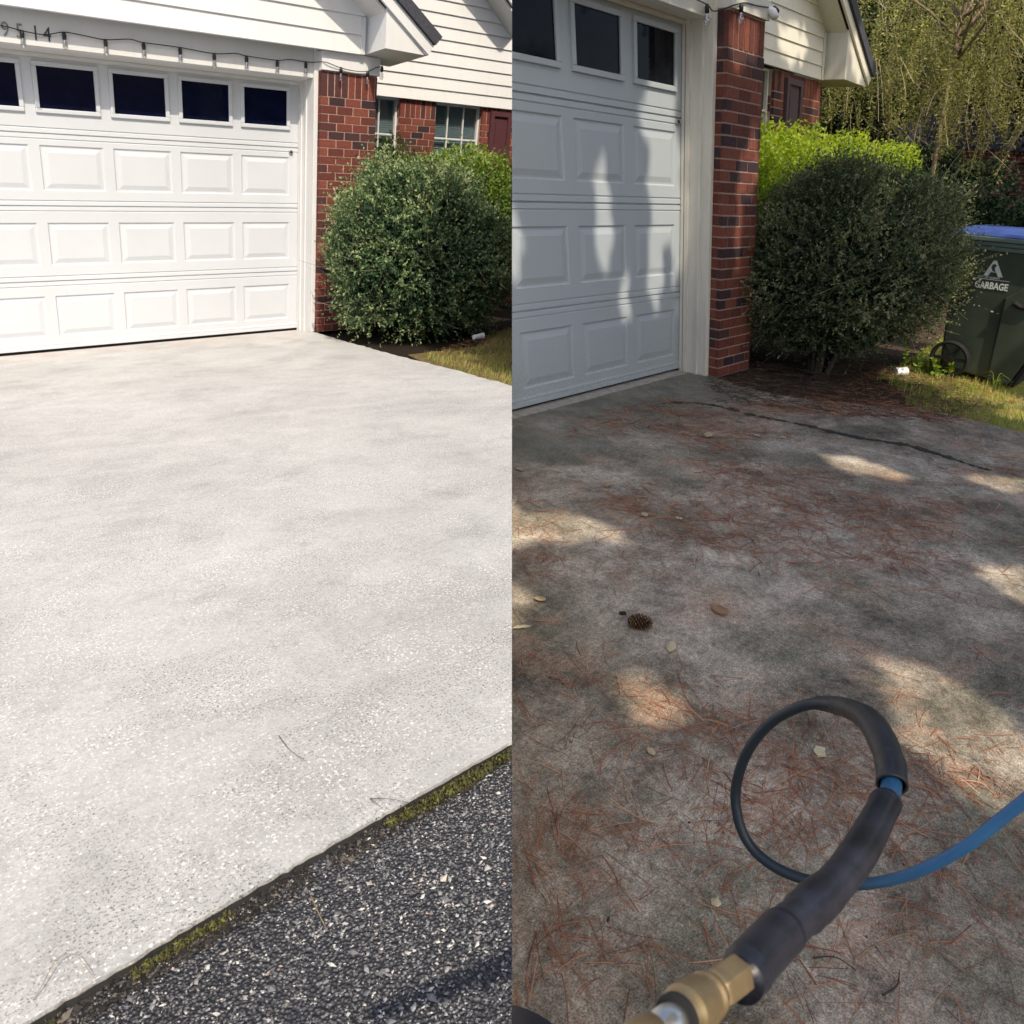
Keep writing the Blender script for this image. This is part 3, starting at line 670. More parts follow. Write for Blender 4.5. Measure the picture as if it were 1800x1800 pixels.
string_light('S', 'short run of black wire with clear bulbs over the sun dappled brick column',
             [(-1.6, -.215, 2.23), (-1.1, -.215, 2.2), (-.66, -.215, 2.21), (-.30, -.215, 2.19), (-.066, -.215, 2.18), (.0, -.215, 2.16), (.03, -.26, 2.17), (.06, -.305, 2.19), (.197, -.305, 2.225), (.338, -.305, 2.235), (.50, -.305, 2.25)],
             [(-1.55, -.215, 2.225), (-1.1, -.215, 2.2), (-.66, -.215, 2.21), (-.066, -.215, 2.18), (.16, -.305, 2.215)])
cl = empty('camera_light', T('S', (.53, -.30, 2.24)), 'small white and black fixture clipped under the board at the top of the shaded column', 'fixture')
mb = MB(); mb.tube([(.53, -.34, 2.20), (.53, -.32, 2.23), (.53, -.29, 2.25)], [.022, .026, .018], 12); mb.build('lamp_body', M['can'], 'S', cl, smooth=True)
mb = MB(); mb.tube([(.55, -.335, 2.235), (.565, -.31, 2.255)], [.018, .016], 12); mb.build('bracket', M['black'], 'S', cl, smooth=True)

# ------------------------------------------------------------------ shrubs
def shrub(yard, label, centre, rx, rz, base, n_sprig, material, twig_mat, leaf=.020, lit=0.5, seed=3, cat='bush', taper=0):
    """centre in world, sprigs of small leaves around a lumpy ball, inner leaves and stems"""
    g = np.random.default_rng(seed)
    up = UP[yard] / np.linalg.norm(UP[yard]); rx *= SIZE[yard]; rz *= SIZE[yard]
    root = empty('round_bush', base, label, cat)
    ex = AX[yard][:, 0]; ex = ex / np.linalg.norm(ex); ey = np.cross(up, ex); ey /= np.linalg.norm(ey); ex = np.cross(ey, up)
    # sprigs
    d = unit(g.normal(size=(n_sprig, 3))); d[:, 2] = np.where(d[:, 2] < -.8, -d[:, 2], d[:, 2])
    lump = 1 + .11 * np.sin(d[:, 0] * 5 + 1 + seed) * np.sin(d[:, 1] * 6 + 2) + .07 * np.sin(d[:, 2] * 11 + d[:, 0] * 5) + .04 * np.sin(d[:, 1] * 17 + d[:, 2] * 13)
    rad = lump * (1 - .55 * g.random(n_sprig) ** 2.4)
    if taper: rad = rad * np.where(d[:, 2] < -.2, 1 - taper * (np.clip(-d[:, 2] - .2, 0, 1)), 1)
    rr = d * np.array([rx, rx * .95, rz]) * rad[:, None] * .93
    nl = 12
    dirl = unit(d * 1.0 + np.array([0, 0, .35]) + g.normal(size=(n_sprig, 3)) * .55)
    ln = SIZE[yard] * g.uniform(.08, .17, n_sprig) * (1 + (g.random(n_sprig) < .10) * 1.1)
    t = (np.arange(nl) / (nl - 1))[None, :, None]
    bend = unit(g.normal(size=(n_sprig, 3)))[:, None, :] * (t ** 2) * ln[:, None, None] * .25
    pos = rr[:, None, :] + dirl[:, None, :] * t * ln[:, None, None] + bend
    ax_ = unit(dirl[:, None, :] * .6 + g.normal(size=(n_sprig, nl, 3)) * .75)
    pos = pos + ax_ * leaf * .4
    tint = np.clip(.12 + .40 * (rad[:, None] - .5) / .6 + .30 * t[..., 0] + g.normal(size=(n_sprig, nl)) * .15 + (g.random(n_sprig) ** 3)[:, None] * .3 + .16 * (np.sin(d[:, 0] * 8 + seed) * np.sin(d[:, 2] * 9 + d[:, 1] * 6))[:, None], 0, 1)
    B3 = np.stack([ex, ey, up], 1)
    Wp = centre + pos.reshape(-1, 3) @ B3.T; Wa = ax_.reshape(-1, 3) @ B3.T
    kp = inv(yard, Wp)[:, 0] > (-.22 if yard == 'P' else -9); Wp = Wp[kp]; Wa = Wa[kp]; tint = tint.reshape(-1)[kp]
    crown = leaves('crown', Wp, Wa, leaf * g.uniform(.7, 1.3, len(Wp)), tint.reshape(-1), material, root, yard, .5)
    # stems of the sprigs
    sel = slice(0, n_sprig, 3)
    P_ = (rr[sel, None, :] + dirl[sel, None, :] * np.array([-.6, .2, 1.0])[None, :, None] * ln[sel, None, None])
    Pw = centre + P_ @ B3.T; Wd = unit(np.cross(Pw[:, 2] - Pw[:, 0], rdir(len(Pw))))[:, None, :] * np.array([.0016, .0013, .0008])[None, :, None]
    strips('twigs', Pw, Wd, g.random(len(Pw)), M['bark_tint'], root, yard)
    # inner dense leaves
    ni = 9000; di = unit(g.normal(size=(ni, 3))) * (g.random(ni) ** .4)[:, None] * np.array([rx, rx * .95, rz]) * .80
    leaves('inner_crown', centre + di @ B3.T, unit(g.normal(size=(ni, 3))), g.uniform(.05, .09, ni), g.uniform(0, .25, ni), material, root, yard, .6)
    mb = MB()
    b0 = inv(yard, base)
    for i in range(9):
        a = g.uniform(0, 2 * PI); q = inv(yard, centre) - b0
        mid = b0 + q * .35 + np.array([math.cos(a), math.sin(a), 0]) * .14; top = b0 + q * .85 + np.array([math.cos(a), math.sin(a), 0]) * .4
        mb.tube(spline([b0 + np.array([math.cos(a), math.sin(a), 0]) * .05 - np.array([0, 0, .03]), mid, top], 4), np.linspace(.022, .008, 9), 6)
    mb.build('trunk', twig_mat, yard, root, smooth=True)
    return root
M['bark_tint'] = tint_mat('thin_twig_bark', [(0, (.10, .075, .05)), (1, (.34, .28, .19))], .9)
def w_at(yard, x, y, z): return T(yard, (x, y, z))
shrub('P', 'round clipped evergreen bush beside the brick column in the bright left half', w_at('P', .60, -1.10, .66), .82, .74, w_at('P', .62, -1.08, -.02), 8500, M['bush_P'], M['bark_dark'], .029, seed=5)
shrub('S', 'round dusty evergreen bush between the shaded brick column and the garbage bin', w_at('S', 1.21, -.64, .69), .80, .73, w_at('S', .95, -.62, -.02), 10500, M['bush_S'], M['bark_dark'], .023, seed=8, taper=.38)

def hedge(yard, label, x0, x1, y0, y1, z0, z1, n, leaf, material, seed, tl=.0):
    g = np.random.default_rng(seed); root = empty('hedge', T(yard, ((x0 + x1) / 2, (y0 + y1) / 2, 0)), label, 'hedge')
    P_ = np.stack([g.uniform(x0, x1, n), g.uniform(y0, y1, n), z0 + (z1 - z0) * g.random(n) ** .45], 1)
    P_[:, 2] += (.07 * np.sin(P_[:, 0] * 5.3 + seed) + .05 * np.sin(P_[:, 0] * 13 + P_[:, 1] * 5)) * (P_[:, 2] - z0) / (z1 - z0)
    up_ = g.random(n) < .05; P_[up_, 2] += g.uniform(0, .10, up_.sum())
    A_ = unit(g.normal(size=(n, 3)) * .8 + np.array([0, -.25, .45]))
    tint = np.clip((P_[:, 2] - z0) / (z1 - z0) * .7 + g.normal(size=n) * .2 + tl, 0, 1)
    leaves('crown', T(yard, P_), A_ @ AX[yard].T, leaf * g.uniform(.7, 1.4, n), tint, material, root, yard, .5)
    mb = MB()
    for i in range(10):
        x = x0 + (x1 - x0) * (i + .5) / 10; yy = (y0 + y1) / 2
        mb.tube(spline([(x, yy, -.03), (x + .05, yy + .03, (z0 + z1) / 2), (x - .05, yy, z1 - .2)], 3), .012, 5)
    mb.build('trunk', M['bark_dark'], yard, root)
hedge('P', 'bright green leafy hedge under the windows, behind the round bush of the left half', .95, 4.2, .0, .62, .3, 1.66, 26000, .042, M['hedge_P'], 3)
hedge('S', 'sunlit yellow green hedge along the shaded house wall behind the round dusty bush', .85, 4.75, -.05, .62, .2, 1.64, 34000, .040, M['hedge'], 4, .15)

# ------------------------------------------------------------------ grass and ground litter
def inside(poly, x, y):
    c = np.zeros(len(x), bool); n = len(poly)
    for i in range(n):
        x1, y1 = poly[i]; x2, y2 = poly[(i + 1) % n]
        k = ((y1 > y) != (y2 > y)) & (x < (x2 - x1) * (y - y1) / (y2 - y1 + 1e-12) + x1); c ^= k
    return c
def scatter(poly, n, seed):
    g = np.random.default_rng(seed); P_ = np.array(poly); lo, hi = P_.min(0), P_.max(0)
    x = g.uniform(lo[0], hi[0], n * 4); y = g.uniform(lo[1], hi[1], n * 4); k = inside(poly, x, y); return x[k][:n], y[k][:n]
def grass(name, yard, poly, n, h, material, label, seed, z=-.02, dens=None, tb=0.0, lean=.8):
    g = np.random.default_rng(seed); x, y = scatter(poly, n, seed)
    if dens is not None: k = g.random(len(x)) < dens(x, y); x, y = x[k], y[k]
    n = len(x); hh = h * g.uniform(.4, 1.4, n); a = g.uniform(0, 2 * PI, n); l = g.uniform(.1, lean, n)
    dx, dy = np.cos(a) * l, np.sin(a) * l
    t = np.array([0, .5, 1.0])
    P_ = np.stack([x[:, None] + dx[:, None] * hh[:, None] * t ** 1.6, y[:, None] + dy[:, None] * hh[:, None] * t ** 1.6, z + hh[:, None] * (t - .25 * l[:, None] * t * t)], 2)
    Wp = T(yard, P_.reshape(-1, 3)).reshape(n, 3, 3)
    wd = np.stack([np.sin(a + .6), -np.cos(a + .6), np.zeros(n)], 1) @ AX[yard].T
    W_ = wd[:, None, :] * np.array([.0022, .0018, .0003])[None, :, None] * g.uniform(.7, 1.4, n)[:, None, None]
    pat = .5 + .25 * np.sin(x * 4 + 1) * np.sin(y * 5) + .15 * np.sin(x * 11 + y * 9)
    o = strips(name, Wp, W_, np.clip(pat + g.normal(size=n) * .25 + tb, 0, 1), material, None, yard)
    return tag(o, label, 'grass', kind='stuff')
grass('lawn_grass', 'P', [(-.05, -2.2), (.6, -2.1), (1.0, -1.65), (1.6, -1.35), (2.9, -1.0), (2.9, -4), (-.46, -4), (-.44, -3.6), (-.33, -3.0), (-.2, -2.5)], 26000, .045, M['grass'], 'short patchy lawn grass beside the pale driveway', 21, -.022, dens=lambda x, y: .75 + .25 * np.sin(x * 7) * np.sin(y * 6), tb=-.12)
GS = [(.45, -1.40), (.95, -1.28), (1.20, -1.0), (2.2, -.9), (5, -.6), (6.5, -4.5), (.45, -4.5), (.44, -2.1), (.50, -1.8)]
mb = MB(); GJ = jag(GS + [GS[0]], .03, .06)[:-1]; mb.add([(x, y, -.018) for x, y in GJ], [tuple(range(len(GJ)))]); o = mb.build('lawn', M['thatch'], 'S'); tag(o, kind='structure')
grass('lawn_grass', 'S', [(.40, -1.42), (.80, -1.30), (1.10, -.98)] + GS[3:], 56000, .050, M['grass_S'], 'uneven green lawn grass at the foot of the garbage bin', 22, -.018, dens=lambda x, y: np.clip(.70 + .30 * np.sin(x * 5 + 1) * np.sin(y * 7), 0, 1) * np.clip(3.2 - .5 * x, .15, 1))

def needles(name, yard, poly, n, label, seed, length=(.05, .12), z=.003, dens=None, width=.00075, cl=2, mtl='needle'):
    g = np.random.default_rng(seed); x, y = scatter(poly, n, seed)
    if dens is not None: k = g.random(len(x)) < dens(x, y); x, y = x[k], y[k]
    x = np.repeat(x, cl); y = np.repeat(y, cl); n = len(x)
    a0 = np.repeat(g.uniform(0, 2 * PI, n // cl), cl) + g.normal(size=n) * .13
    ln = np.repeat(g.uniform(*length, n // cl), cl) * g.uniform(.85, 1.1, n); cv = g.normal(size=n) * .28
    t = np.linspace(0, 1, 5)
    ang = a0[:, None] + cv[:, None] * t
    stepx = np.cos(ang) * ln[:, None] / 4; stepy = np.sin(ang) * ln[:, None] / 4
    X = x[:, None] + np.concatenate([np.zeros((n, 1)), np.cumsum(stepx[:, :-1], 1)], 1); Y = y[:, None] + np.concatenate([np.zeros((n, 1)), np.cumsum(stepy[:, :-1], 1)], 1)
    lift = np.repeat(g.random(n // cl) ** 2, cl) * .012
    Z = z + lift[:, None] * np.sin(t * PI * g.uniform(.5, 1.2, n)[:, None]) 
    P_ = np.stack([X, Y, np.maximum(Z, .0012)], 2); Wp = T(yard, P_.reshape(-1, 3)).reshape(n, 5, 3)
    wd = np.stack([-np.sin(ang), np.cos(ang), g.normal(size=(n, 1)) * .5 * np.ones((1, 5))], 2)
    Wd = (wd.reshape(-1, 3) @ AX[yard].T).reshape(n, 5, 3) * width * g.uniform(.7, 1.3, n)[:, None, None]
    o = strips(name, Wp, Wd, np.clip(g.random(n) * .85 + g.normal(size=n) * .1, 0, 1), M[mtl], None, yard)
    return tag(o, label, 'pine needles', kind='stuff')
DRIFTS = [(-3.35, -2.0, .12, .24, 1.0), (-3.15, -2.2, .08, .2, .5), (-3.42, -2.35, .10, .12, .8), (-1.6, -1.4, .2, .3, .8), (-2.3, -1.6, .2, .25, .8), (-2.2, -1.15, .2, .15, .8), (-1.2, -1.0, .2, .2, .7), (-1.3, -2.0, .3, .2, .4), (-3.5, -1.7, .12, .2, .6), (-.1, -1.0, .5, .3, .5), (-2.0, -2.1, .2, .2, .5)]
def clump(x, y):
    f = .5 + .3 * np.sin(x * 3.1 + 1.3 * np.sin(y * 2.3)) + .3 * np.sin(y * 4.1 + x * 2.2) + .25 * np.sin(x * 8.3 + 2) * np.sin(y * 9.1) + .2 * np.sin(x * 17 + y * 13)
    
    for (cx, cy, rx_, ry_, a) in DRIFTS: f = f + a * np.exp(-((x - cx) / rx_) ** 2 - ((y - cy) / ry_) ** 2)
    return np.clip(f - .12, .10, 1.2) ** 2.2
RS = [(-4.7, -2.9), (-4.7, -1.6), (-3.0, -.75), (-1.6, -.3), (.1, -.25), (.45, -1.4), (.45, -2.4), (-1, -2.7), (-2.8, -3.2), (-3.8, -3.3)]
needles('pine_straw', 'S', [(.3, -1.0), (1.3, -.85), (2.2, -1.0), (1.4, -1.9), (.4, -1.9)], 900, 'brown needles mixed into the grass edge by the bin', 38, length=(.05, .1), z=-.008, width=.0009)
needles('pine_straw', 'S', RS, 19000, 'reddish dead pine needles strewn over the dirty driveway', 31, dens=lambda x, y: clump(x, y) * np.where(x < -3.1, .5, 1.0), width=.0006)
NEAR = [(-4.35, -2.75), (-4.2, -2.1), (-3.5, -1.8), (-3.0, -2.1), (-3.1, -2.8), (-3.7, -3.0)]
needles('pine_straw', 'S', NEAR, 1700, 'denser tangle of pine needles nearest to the camera', 33, length=(.07, .16), dens=lambda x, y: clump(x * 1.7, y * 1.7), width=.00046)
needles('pine_straw', 'S', [(-.5, -.6), (.1, -.2), (.9, -.2), (2.2, -.6), (1.8, -1.3), (1.0, -1.75), (.3, -1.7), (-.15, -1.2)], 4200, 'thick brown pine straw under the dusty bush', 35, length=(.05, .1), z=-.02, width=.0011, mtl='needle_old')
needles('pine_straw', 'P', [(-.1, -2.3), (.5, -1.9), (1.3, -1.3), (1.6, -1.8), (.8, -2.5)], 900, 'scattered brown needles on soil by the clean driveway edge', 36, length=(.03, .08), z=-.01)
# moss, stones
M['bits'] = tint_mat('crumbled_leaf_bits', [(0, (.05, .03, .02)), (.6, (.20, .12, .075)), (1, (.48, .36, .24))], .9)
def pebbles(name, yard, poly, n, size, label, material, seed, z, cat, dens=None, flat=.55):
    g = np.random.default_rng(seed); x, y = scatter(poly, n, seed)
    if dens is not None: k = g.random(len(x)) < dens(x, y); x, y = x[k], y[k]
    if yard == 'P': y = y + eoff(x)
    n = len(x); s = size * np.exp(g.normal(size=n) * .45)
    base = np.array([[1, 0, 0], [0, 1, 0], [-1, 0, 0], [0, -1, 0], [0, 0, 1], [0, 0, -1.]])
    F0 = np.array([[0, 1, 4], [1, 2, 4], [2, 3, 4], [3, 0, 4], [1, 0, 5], [2, 1, 5], [3, 2, 5], [0, 3, 5]])
    V = base[None] * g.uniform(.45, 1.25, (n, 6, 1)) + g.normal(size=(n, 6, 3)) * .12
    a = g.uniform(0, 2 * PI, n); ca, sa = np.cos(a), np.sin(a)
    V[:, :, 2] *= flat; Vx = V[:, :, 0] * ca[:, None] - V[:, :, 1] * sa[:, None] * .65; Vy = V[:, :, 0] * sa[:, None] + V[:, :, 1] * ca[:, None] * .65
    til = g.normal(size=(n, 1)) * .3
    L = np.stack([x[:, None] + Vx * s[:, None], y[:, None] + Vy * s[:, None], z + (V[:, :, 2] + til * Vx + .15) * s[:, None]], 2).reshape(-1, 3)
    W_ = T(yard, L).reshape(n, 6, 3); keep = (W_[..., 0] * SIGN[yard]).min(1) > 3e-4; W_ = W_[keep]; m_ = len(W_)
    F = (F0[None] + (np.arange(m_) * 6)[:, None, None]).reshape(-1)
    tnt = np.repeat(np.clip(g.random(m_) ** 1.5, 0, 1), 8)
    o = link_mesh(name, W_.reshape(-1, 3), F, np.arange(m_ * 8) * 3, np.full(m_ * 8, 3), material, None, None, tnt)
    return tag(o, label, cat, kind='stuff')
RD = [(-3.9, -7.3), (-3.9, -6.396), (-2.4, -6.396), (-2.4, -7.3)]
pebbles('leaf_litter', 'S', RS, 5200, .0026, 'crumbled brown leaf and bark bits among the needles', M['bits'], 47, .0005, 'litter', dens=clump, flat=.25)
pebbles('road_gravel', 'P', RD, 46000, .0020, 'angular grey gravel bound in the old asphalt in front of the pale slab', M['stone'], 41, -.0128, 'gravel')
pebbles('road_gravel', 'P', [(-3.9, -7.3), (-3.9, -6.396), (-2.4, -6.396), (-2.4, -7.3)], 900, .0034, 'larger loose stones on the old asphalt', M['stone'], 42, -.0115, 'gravel')
pebbles('edge_soil', 'P', [(-3.9, -6.425), (-3.9, -6.38), (-2.4, -6.38), (-2.4, -6.425)], 9000, .0026, 'dark crumbly soil in the gap between slab and asphalt', M['soil_tint'], 43, -.0120, 'soil', dens=lambda x, y: .5 + .5 * np.sin(x * 9) ** 2)
g = np.random.default_rng(44)
def moss_dens(x, y):
    f = np.sin(x * 7.0 + 2.0) * .6 + np.sin(x * 17 + 1) * .4
    wdt = .004 + .017 * np.clip(f + .15 * np.sin(x * 61), 0, 1); return ((y > -6.406 - wdt) & (y < -6.397) & (f > -.2)).astype(float)
x_, y_ = scatter([(-3.9, -6.47), (-3.9, -6.395), (-2.4, -6.395), (-2.4, -6.47)], 26000, 45); k_ = g.random(len(x_)) < moss_dens(x_, y_); x_, y_ = x_[k_], y_[k_]; n_ = len(x_)
y_ = y_ + eoff(x_); hgt = g.uniform(.002, .013, n_); P_ = np.stack([x_, y_, -.013 + hgt], 1); A_ = unit(g.normal(size=(n_, 3)) * .7 + np.array([0, 0, 1.0]))
o = leaves('moss', T('P', P_), A_ @ AX['P'].T, g.uniform(.004, .009, n_), np.clip(hgt / .013 * .7 + g.normal(size=n_) * .2, 0, 1), M['moss'], None, 'P', .5)
tag(o, 'low olive green moss growing along the front edge of the clean slab', 'moss', kind='stuff')

# ------------------------------------------------------------------ small things on the ground
def twig(yard, label, chains, r, mtl='bark', z=.006, name='twig'):
    root_l = chains[0][0]; mb = MB()
    for ch in chains:
        pts = [(p[0], p[1], z + (p[2] if len(p) > 2 else 0)) for p in ch]
        sp = spline(pts, 6) if len(pts) > 2 else np.array(pts, float)
        mb.tube(sp, np.linspace(r, r * .45, len(sp)), 6)
    o = mb.build(name, M[mtl], yard, smooth=True); return tag(o, label, 'twig')
twig('P', 'thin curved brown stem arched over the pale concrete at the lower left corner', [[(-3.495, -6.385, 0), (-3.483, -6.376, .006), (-3.462, -6.361, .02), (-3.444, -6.368, .02), (-3.432, -6.405, .002)]], .0007)
twig('P', 'straight straw stem lying on the asphalt below the moss', [[(-3.17, -6.44, -.014), (-3.176, -6.475, -.016), (-3.18, -6.505, -.018)]], .0012)
twig('P', 'short dark stem on the slab just above its front corner edge', [[(-3.046, -6.079), (-3.05, -6.13), (-3.044, -6.184)]], .0006, 'bark_dark')
twig('P', 'forked thin stem poking over the front edge of the slab', [[(-3.013, -6.332), (-2.99, -6.36, .003), (-2.965, -6.395)], [(-3.013, -6.332), (-3.01, -6.365)]], .0006, 'bark_dark')
twig('S', 'forked pale dry twig right of the hose fitting', [[(-3.751, -2.654, 0), (-3.70, -2.672, .006), (-3.637, -2.705, .008), (-3.621, -2.73, .004), (-3.637, -2.80, .002), (-3.633, -2.835)], [(-3.637, -2.705, .006), (-3.60, -2.69), (-3.575, -2.70)], [(-3.70, -2.672, .005), (-3.715, -2.70)]], .0022)
twig('S', 'short bent brown twig piece at the bottom of the frame', [[(-3.785, -2.715, .0), (-3.755, -2.728, .008), (-3.722, -2.722, .002)]], .0022, 'bark_dark')
twig('S', 'long thin reddish twig leaning toward the blue hose at the right edge', [[(-3.52, -2.83), (-3.58, -2.86, .004), (-3.66, -2.90)]], .0018)
twig('S', 'pair of curled dark twigs beside the hose fitting', [[(-3.80, -2.60), (-3.775, -2.63, .006), (-3.77, -2.665)]], .0018, 'bark_dark')

def leaf_obj(yard, label, x, y, L, Wd, ang, tint, curl=.25, z=.004, seed=0):
    g = np.random.default_rng(seed + 100); n = 7; mb = MB(); mb.ct = tint
    t = np.linspace(-1, 1, n); prof = np.sqrt(np.clip(1 - t ** 2, 0, 1)) ** 1.2 * (1 + g.normal(size=n) * .12)
    ca, sa = math.cos(ang), math.sin(ang); rows = []
    for i in range(n):
        for s in (-1, 0, 1):
            u = t[i] * L / 2; v_ = s * prof[i] * Wd / 2
            zz = z + .002 + curl * L * (.5 * t[i] ** 2 * .5 + .35 * abs(s) * prof[i]) + (g.random() * .002)
            rows.append((x + u * ca - v_ * sa, y + u * sa + v_ * ca, zz))
    fs = [(3 * i + j, 3 * i + j + 1, 3 * i + j + 4, 3 * i + j + 3) for i in range(n - 1) for j in range(2)]
    mb.add(rows, fs); e = np.array(rows[-2]); mb.tube([e, e + np.array([ca, sa, .1]) * L * .25], .0008, 5)
    o = mb.build('fallen_leaf', M['leaf_dead'], yard, smooth=True)
    md = o.modifiers.new('thick', 'SOLIDIFY'); md.thickness = .0006
    return tag(o, label, 'leaf', 'fallen leaves on the dirty driveway')
for i, (x, y, L_, W_, a_, t_, lb) in enumerate([
    (-2.823, -1.882, .062, .035, 1.2, .35, 'orange brown curled leaf right of the pine cone'),
    (-3.122, -1.89, .060, .020, .4, .95, 'pale yellow narrow leaf just below the pine cone'),
    (-3.19, -1.454, .034, .022, 2.0, .7, 'small tan leaf left of the pine cone near the seam'),
    (-3.36, -1.526, .050, .012, 2.6, .98, 'slim whitish leaf at the left edge of the dirty driveway'),
    (-2.362, -1.295, .034, .022, .6, .9, 'cream leaf tip in the middle distance, left one of a pair'),
    (-2.284, -1.405, .026, .016, 1.9, .9, 'cream leaf bit in the middle distance, right one of a pair'),
    (-2.113, -1.594, .040, .016, 2.4, .6, 'brown leaf scrap beyond the pine cone to the right'),
    (-1.198, -.924, .085, .035, .3, .75, 'large yellowish leaf lying near the damp trail'),
    (-.98, -1.092, .040, .018, 1.3, .8, 'pale leaf left of the small white leaf near the damp trail'),
    (-.887, -1.2, .030, .018, 2.2, .98, 'small white leaf below the middle of the damp trail'),
    (-2.209, -1.003, .060, .018, .5, .55, 'tan rolled leaf above the sun patch at left'),
    (-2.368, -.633, .040, .020, 1.5, .6, 'brown leaf near the door on the damp dark concrete'),
    (-3.546, -2.098, .026, .015, .9, .8, 'small beige leaf in front of the needle heap'),
    (-4.02, -2.03, .045, .016, 2.2, .6, 'folded tan leaf in the lower left of the dirty driveway'),
    (-3.82, -2.42, .022, .014, .2, .95, 'tiny yellow leaf above the brass fitting'),
    (-.60, -1.86, .050, .016, .9, .15, 'dark brown leaf between the damp trail and the far sun patch')]):
    leaf_obj('S', lb, x, y, L_ * 1.1, W_ * 1.3, a_, t_, seed=i)
mb = MB(); mb.ct = .95
for q in ((-3.251, -2.383),):
    x, y = q
    mb.prism([(x - .020, y - .004, .005), (x - .004, y - .018, .006), (x + .010, y - .009, .004), (x + .022, y - .006, .006), (x + .014, y + .014, .005), (x - .008, y + .012, .006)], (0, 0, .004))
o = mb.build('bark_chip', M['leaf_dead'], 'S'); tag(o, 'pale cream wood chip lying inside the loop of the hose', 'wood chip')

# pine cone
def pine_cone(yard, label, x, y, L, R_, ang):
    root = empty('pine_cone', T(yard, (x, y, 0)), label, 'pine cone')
    ca, sa = math.cos(ang), math.sin(ang); ax = np.array([ca, sa, .05]); ax /= np.linalg.norm(ax); u = np.array([-sa, ca, 0]); w_ = np.cross(ax, u)
    c0 = np.array([x, y, R_ * .80]); mb = MB(); mb.ct = .1
    mb.tube([c0 + ax * L * t for t in (-.5, -.2, .2, .5)], [R_ * .3, R_ * .5, R_ * .45, R_ * .12], 10); mb.build('core', M['cone'], yard, root, smooth=True)
    sc = MB(); g = np.random.default_rng(5); n = 120
    for i in range(n):
        t = (i + .5) / n; a = i * 2.399963; r = R_ * (math.sin(PI * (t * .86 + .1)) ** .6); ctr = c0 + ax * L * (t - .5)
        rad = math.cos(a) * u + math.sin(a) * w_; tan = np.cross(ax, rad)
        tip = ctr + rad * r + ax * L * .07; base = ctr + rad * R_ * .2; wd = L * .085 * (1.1 - .5 * t)
        th = ax * L * .018
        sc.ct = float(np.clip(.35 + g.normal() * .2, 0, 1))
        p = [base - tan * wd * .4, base + tan * wd * .4, tip + tan * wd, tip - tan * wd]
        sc.prism(p, th); sc.ct = float(np.clip(.85 + g.normal() * .15, 0, 1))
        sc.prism([tip - tan * wd * .9 - th * .3, tip + tan * wd * .9 - th * .3, tip + tan * wd * .5 + rad * L * .03 + th, tip - tan * wd * .5 + rad * L * .03 + th], th)
    sc.build('scales', M['cone'], yard, root)
pine_cone('S', 'dark brown open pine cone lying on the dirty driveway', -3.088, -1.757, .068, .026, -.95)
mb = MB(); mb.ct = .0; mb.prism([(-3.062, -1.665, .002), (-3.050, -1.672, .002), (-3.050, -1.684, .004), (-3.060, -1.690, .003), (-3.070, -1.682, .002), (-3.070, -1.671, .002)], (0, 0, .0025)); o = mb.build('cone_scale', M['cone'], 'S'); tag(o, 'tiny dark cone flake left of the pine cone', 'cone flake')

# litter
def cup(yard, label, x, y, z, L, r, ang):
    root = empty('white_cup', T(yard, (x, y, z)), label, 'litter'); mb = MB(); ca, sa = math.cos(ang), math.sin(ang)
    c = np.array([x, y, z + r]); d = np.array([ca, sa, .02])
    pts = [c - d * L / 2, c - d * L * .49, c + d * L * .45, c + d * L / 2]
    mb.tube(pts, [r * .55, r * .8, r, r * 1.02], 20); mb.build('cup_body', M['can'], yard, root, smooth=False, bevel=.002)
    mb = MB(); mb.tube([c + d * L * .50, c + d * L * .515], [r * 1.10, r * 1.08], 20); mb.build('cup_rim', M['can'], yard, root)
cup('P', 'white cylindrical litter lying in the grass right of the left bush', .766, -1.809, -.005, .105, .026, .1)
cup('S', 'crumpled white cup lying in the sunlit grass left of the bin wheel', 1.404, -1.067, -.01, .085, .033, -.7)

# black rounded thing in the bottom left corner of the shaded yard
o_ = empty('plastic_tub', T('S', (-4.40, -2.42, 0)), 'black rounded plastic tub edge poking in at the lower left of the dirty driveway', 'tub')
mb = MB(); cx_, cy_ = -4.365, -2.38
mb.tube([(cx_, cy_, .002), (cx_, cy_, .05), (cx_, cy_, .065)], [.115, .125, .118], 48); mb.build('tub_body', M['black'], 'S', o_, smooth=False, bevel=.004)
mb = MB(); mb.tube([(cx_, cy_, .066), (cx_, cy_, .071)], [.128, .126], 48); mb.build('tub_rim', M['sleeve_brown'], 'S', o_)

# weeds by the bin
def weed(yard, label, x, y, h, n, seed, broad=.03, lean=(0, 0), cat='weed', name='weed'):
    g = np.random.default_rng(seed); root = empty(name, T(yard, (x, y, -.02)), label, cat); mb = MB()
    sp = spline([(x, y, -.02), (x + lean[0] * .4, y + lean[1] * .4, h * .5), (x + lean[0], y + lean[1], h)], 5); mb.tube(sp, np.linspace(.003, .001, len(sp)), 5); mb.build('stem', M['stemgreen'], yard, root)
    t = g.uniform(.15, 1, n); idx = (t * (len(sp) - 1)).astype(int); C = sp[idx]; A_ = unit(np.stack([g.normal(size=n), g.normal(size=n), g.uniform(0, .8, n)], 1))
    s = broad * g.uniform(.5, 1.2, n) * (1.15 - .6 * t); C = C + A_ * s[:, None] * .5
    leaves('leaf_cluster', T(yard, C), A_ @ AX[yard].T, s, g.random(n), M['hedge'], root, yard, .5)
M['stemgreen'] = simple('green_stem', (.12, .18, .05), .6)
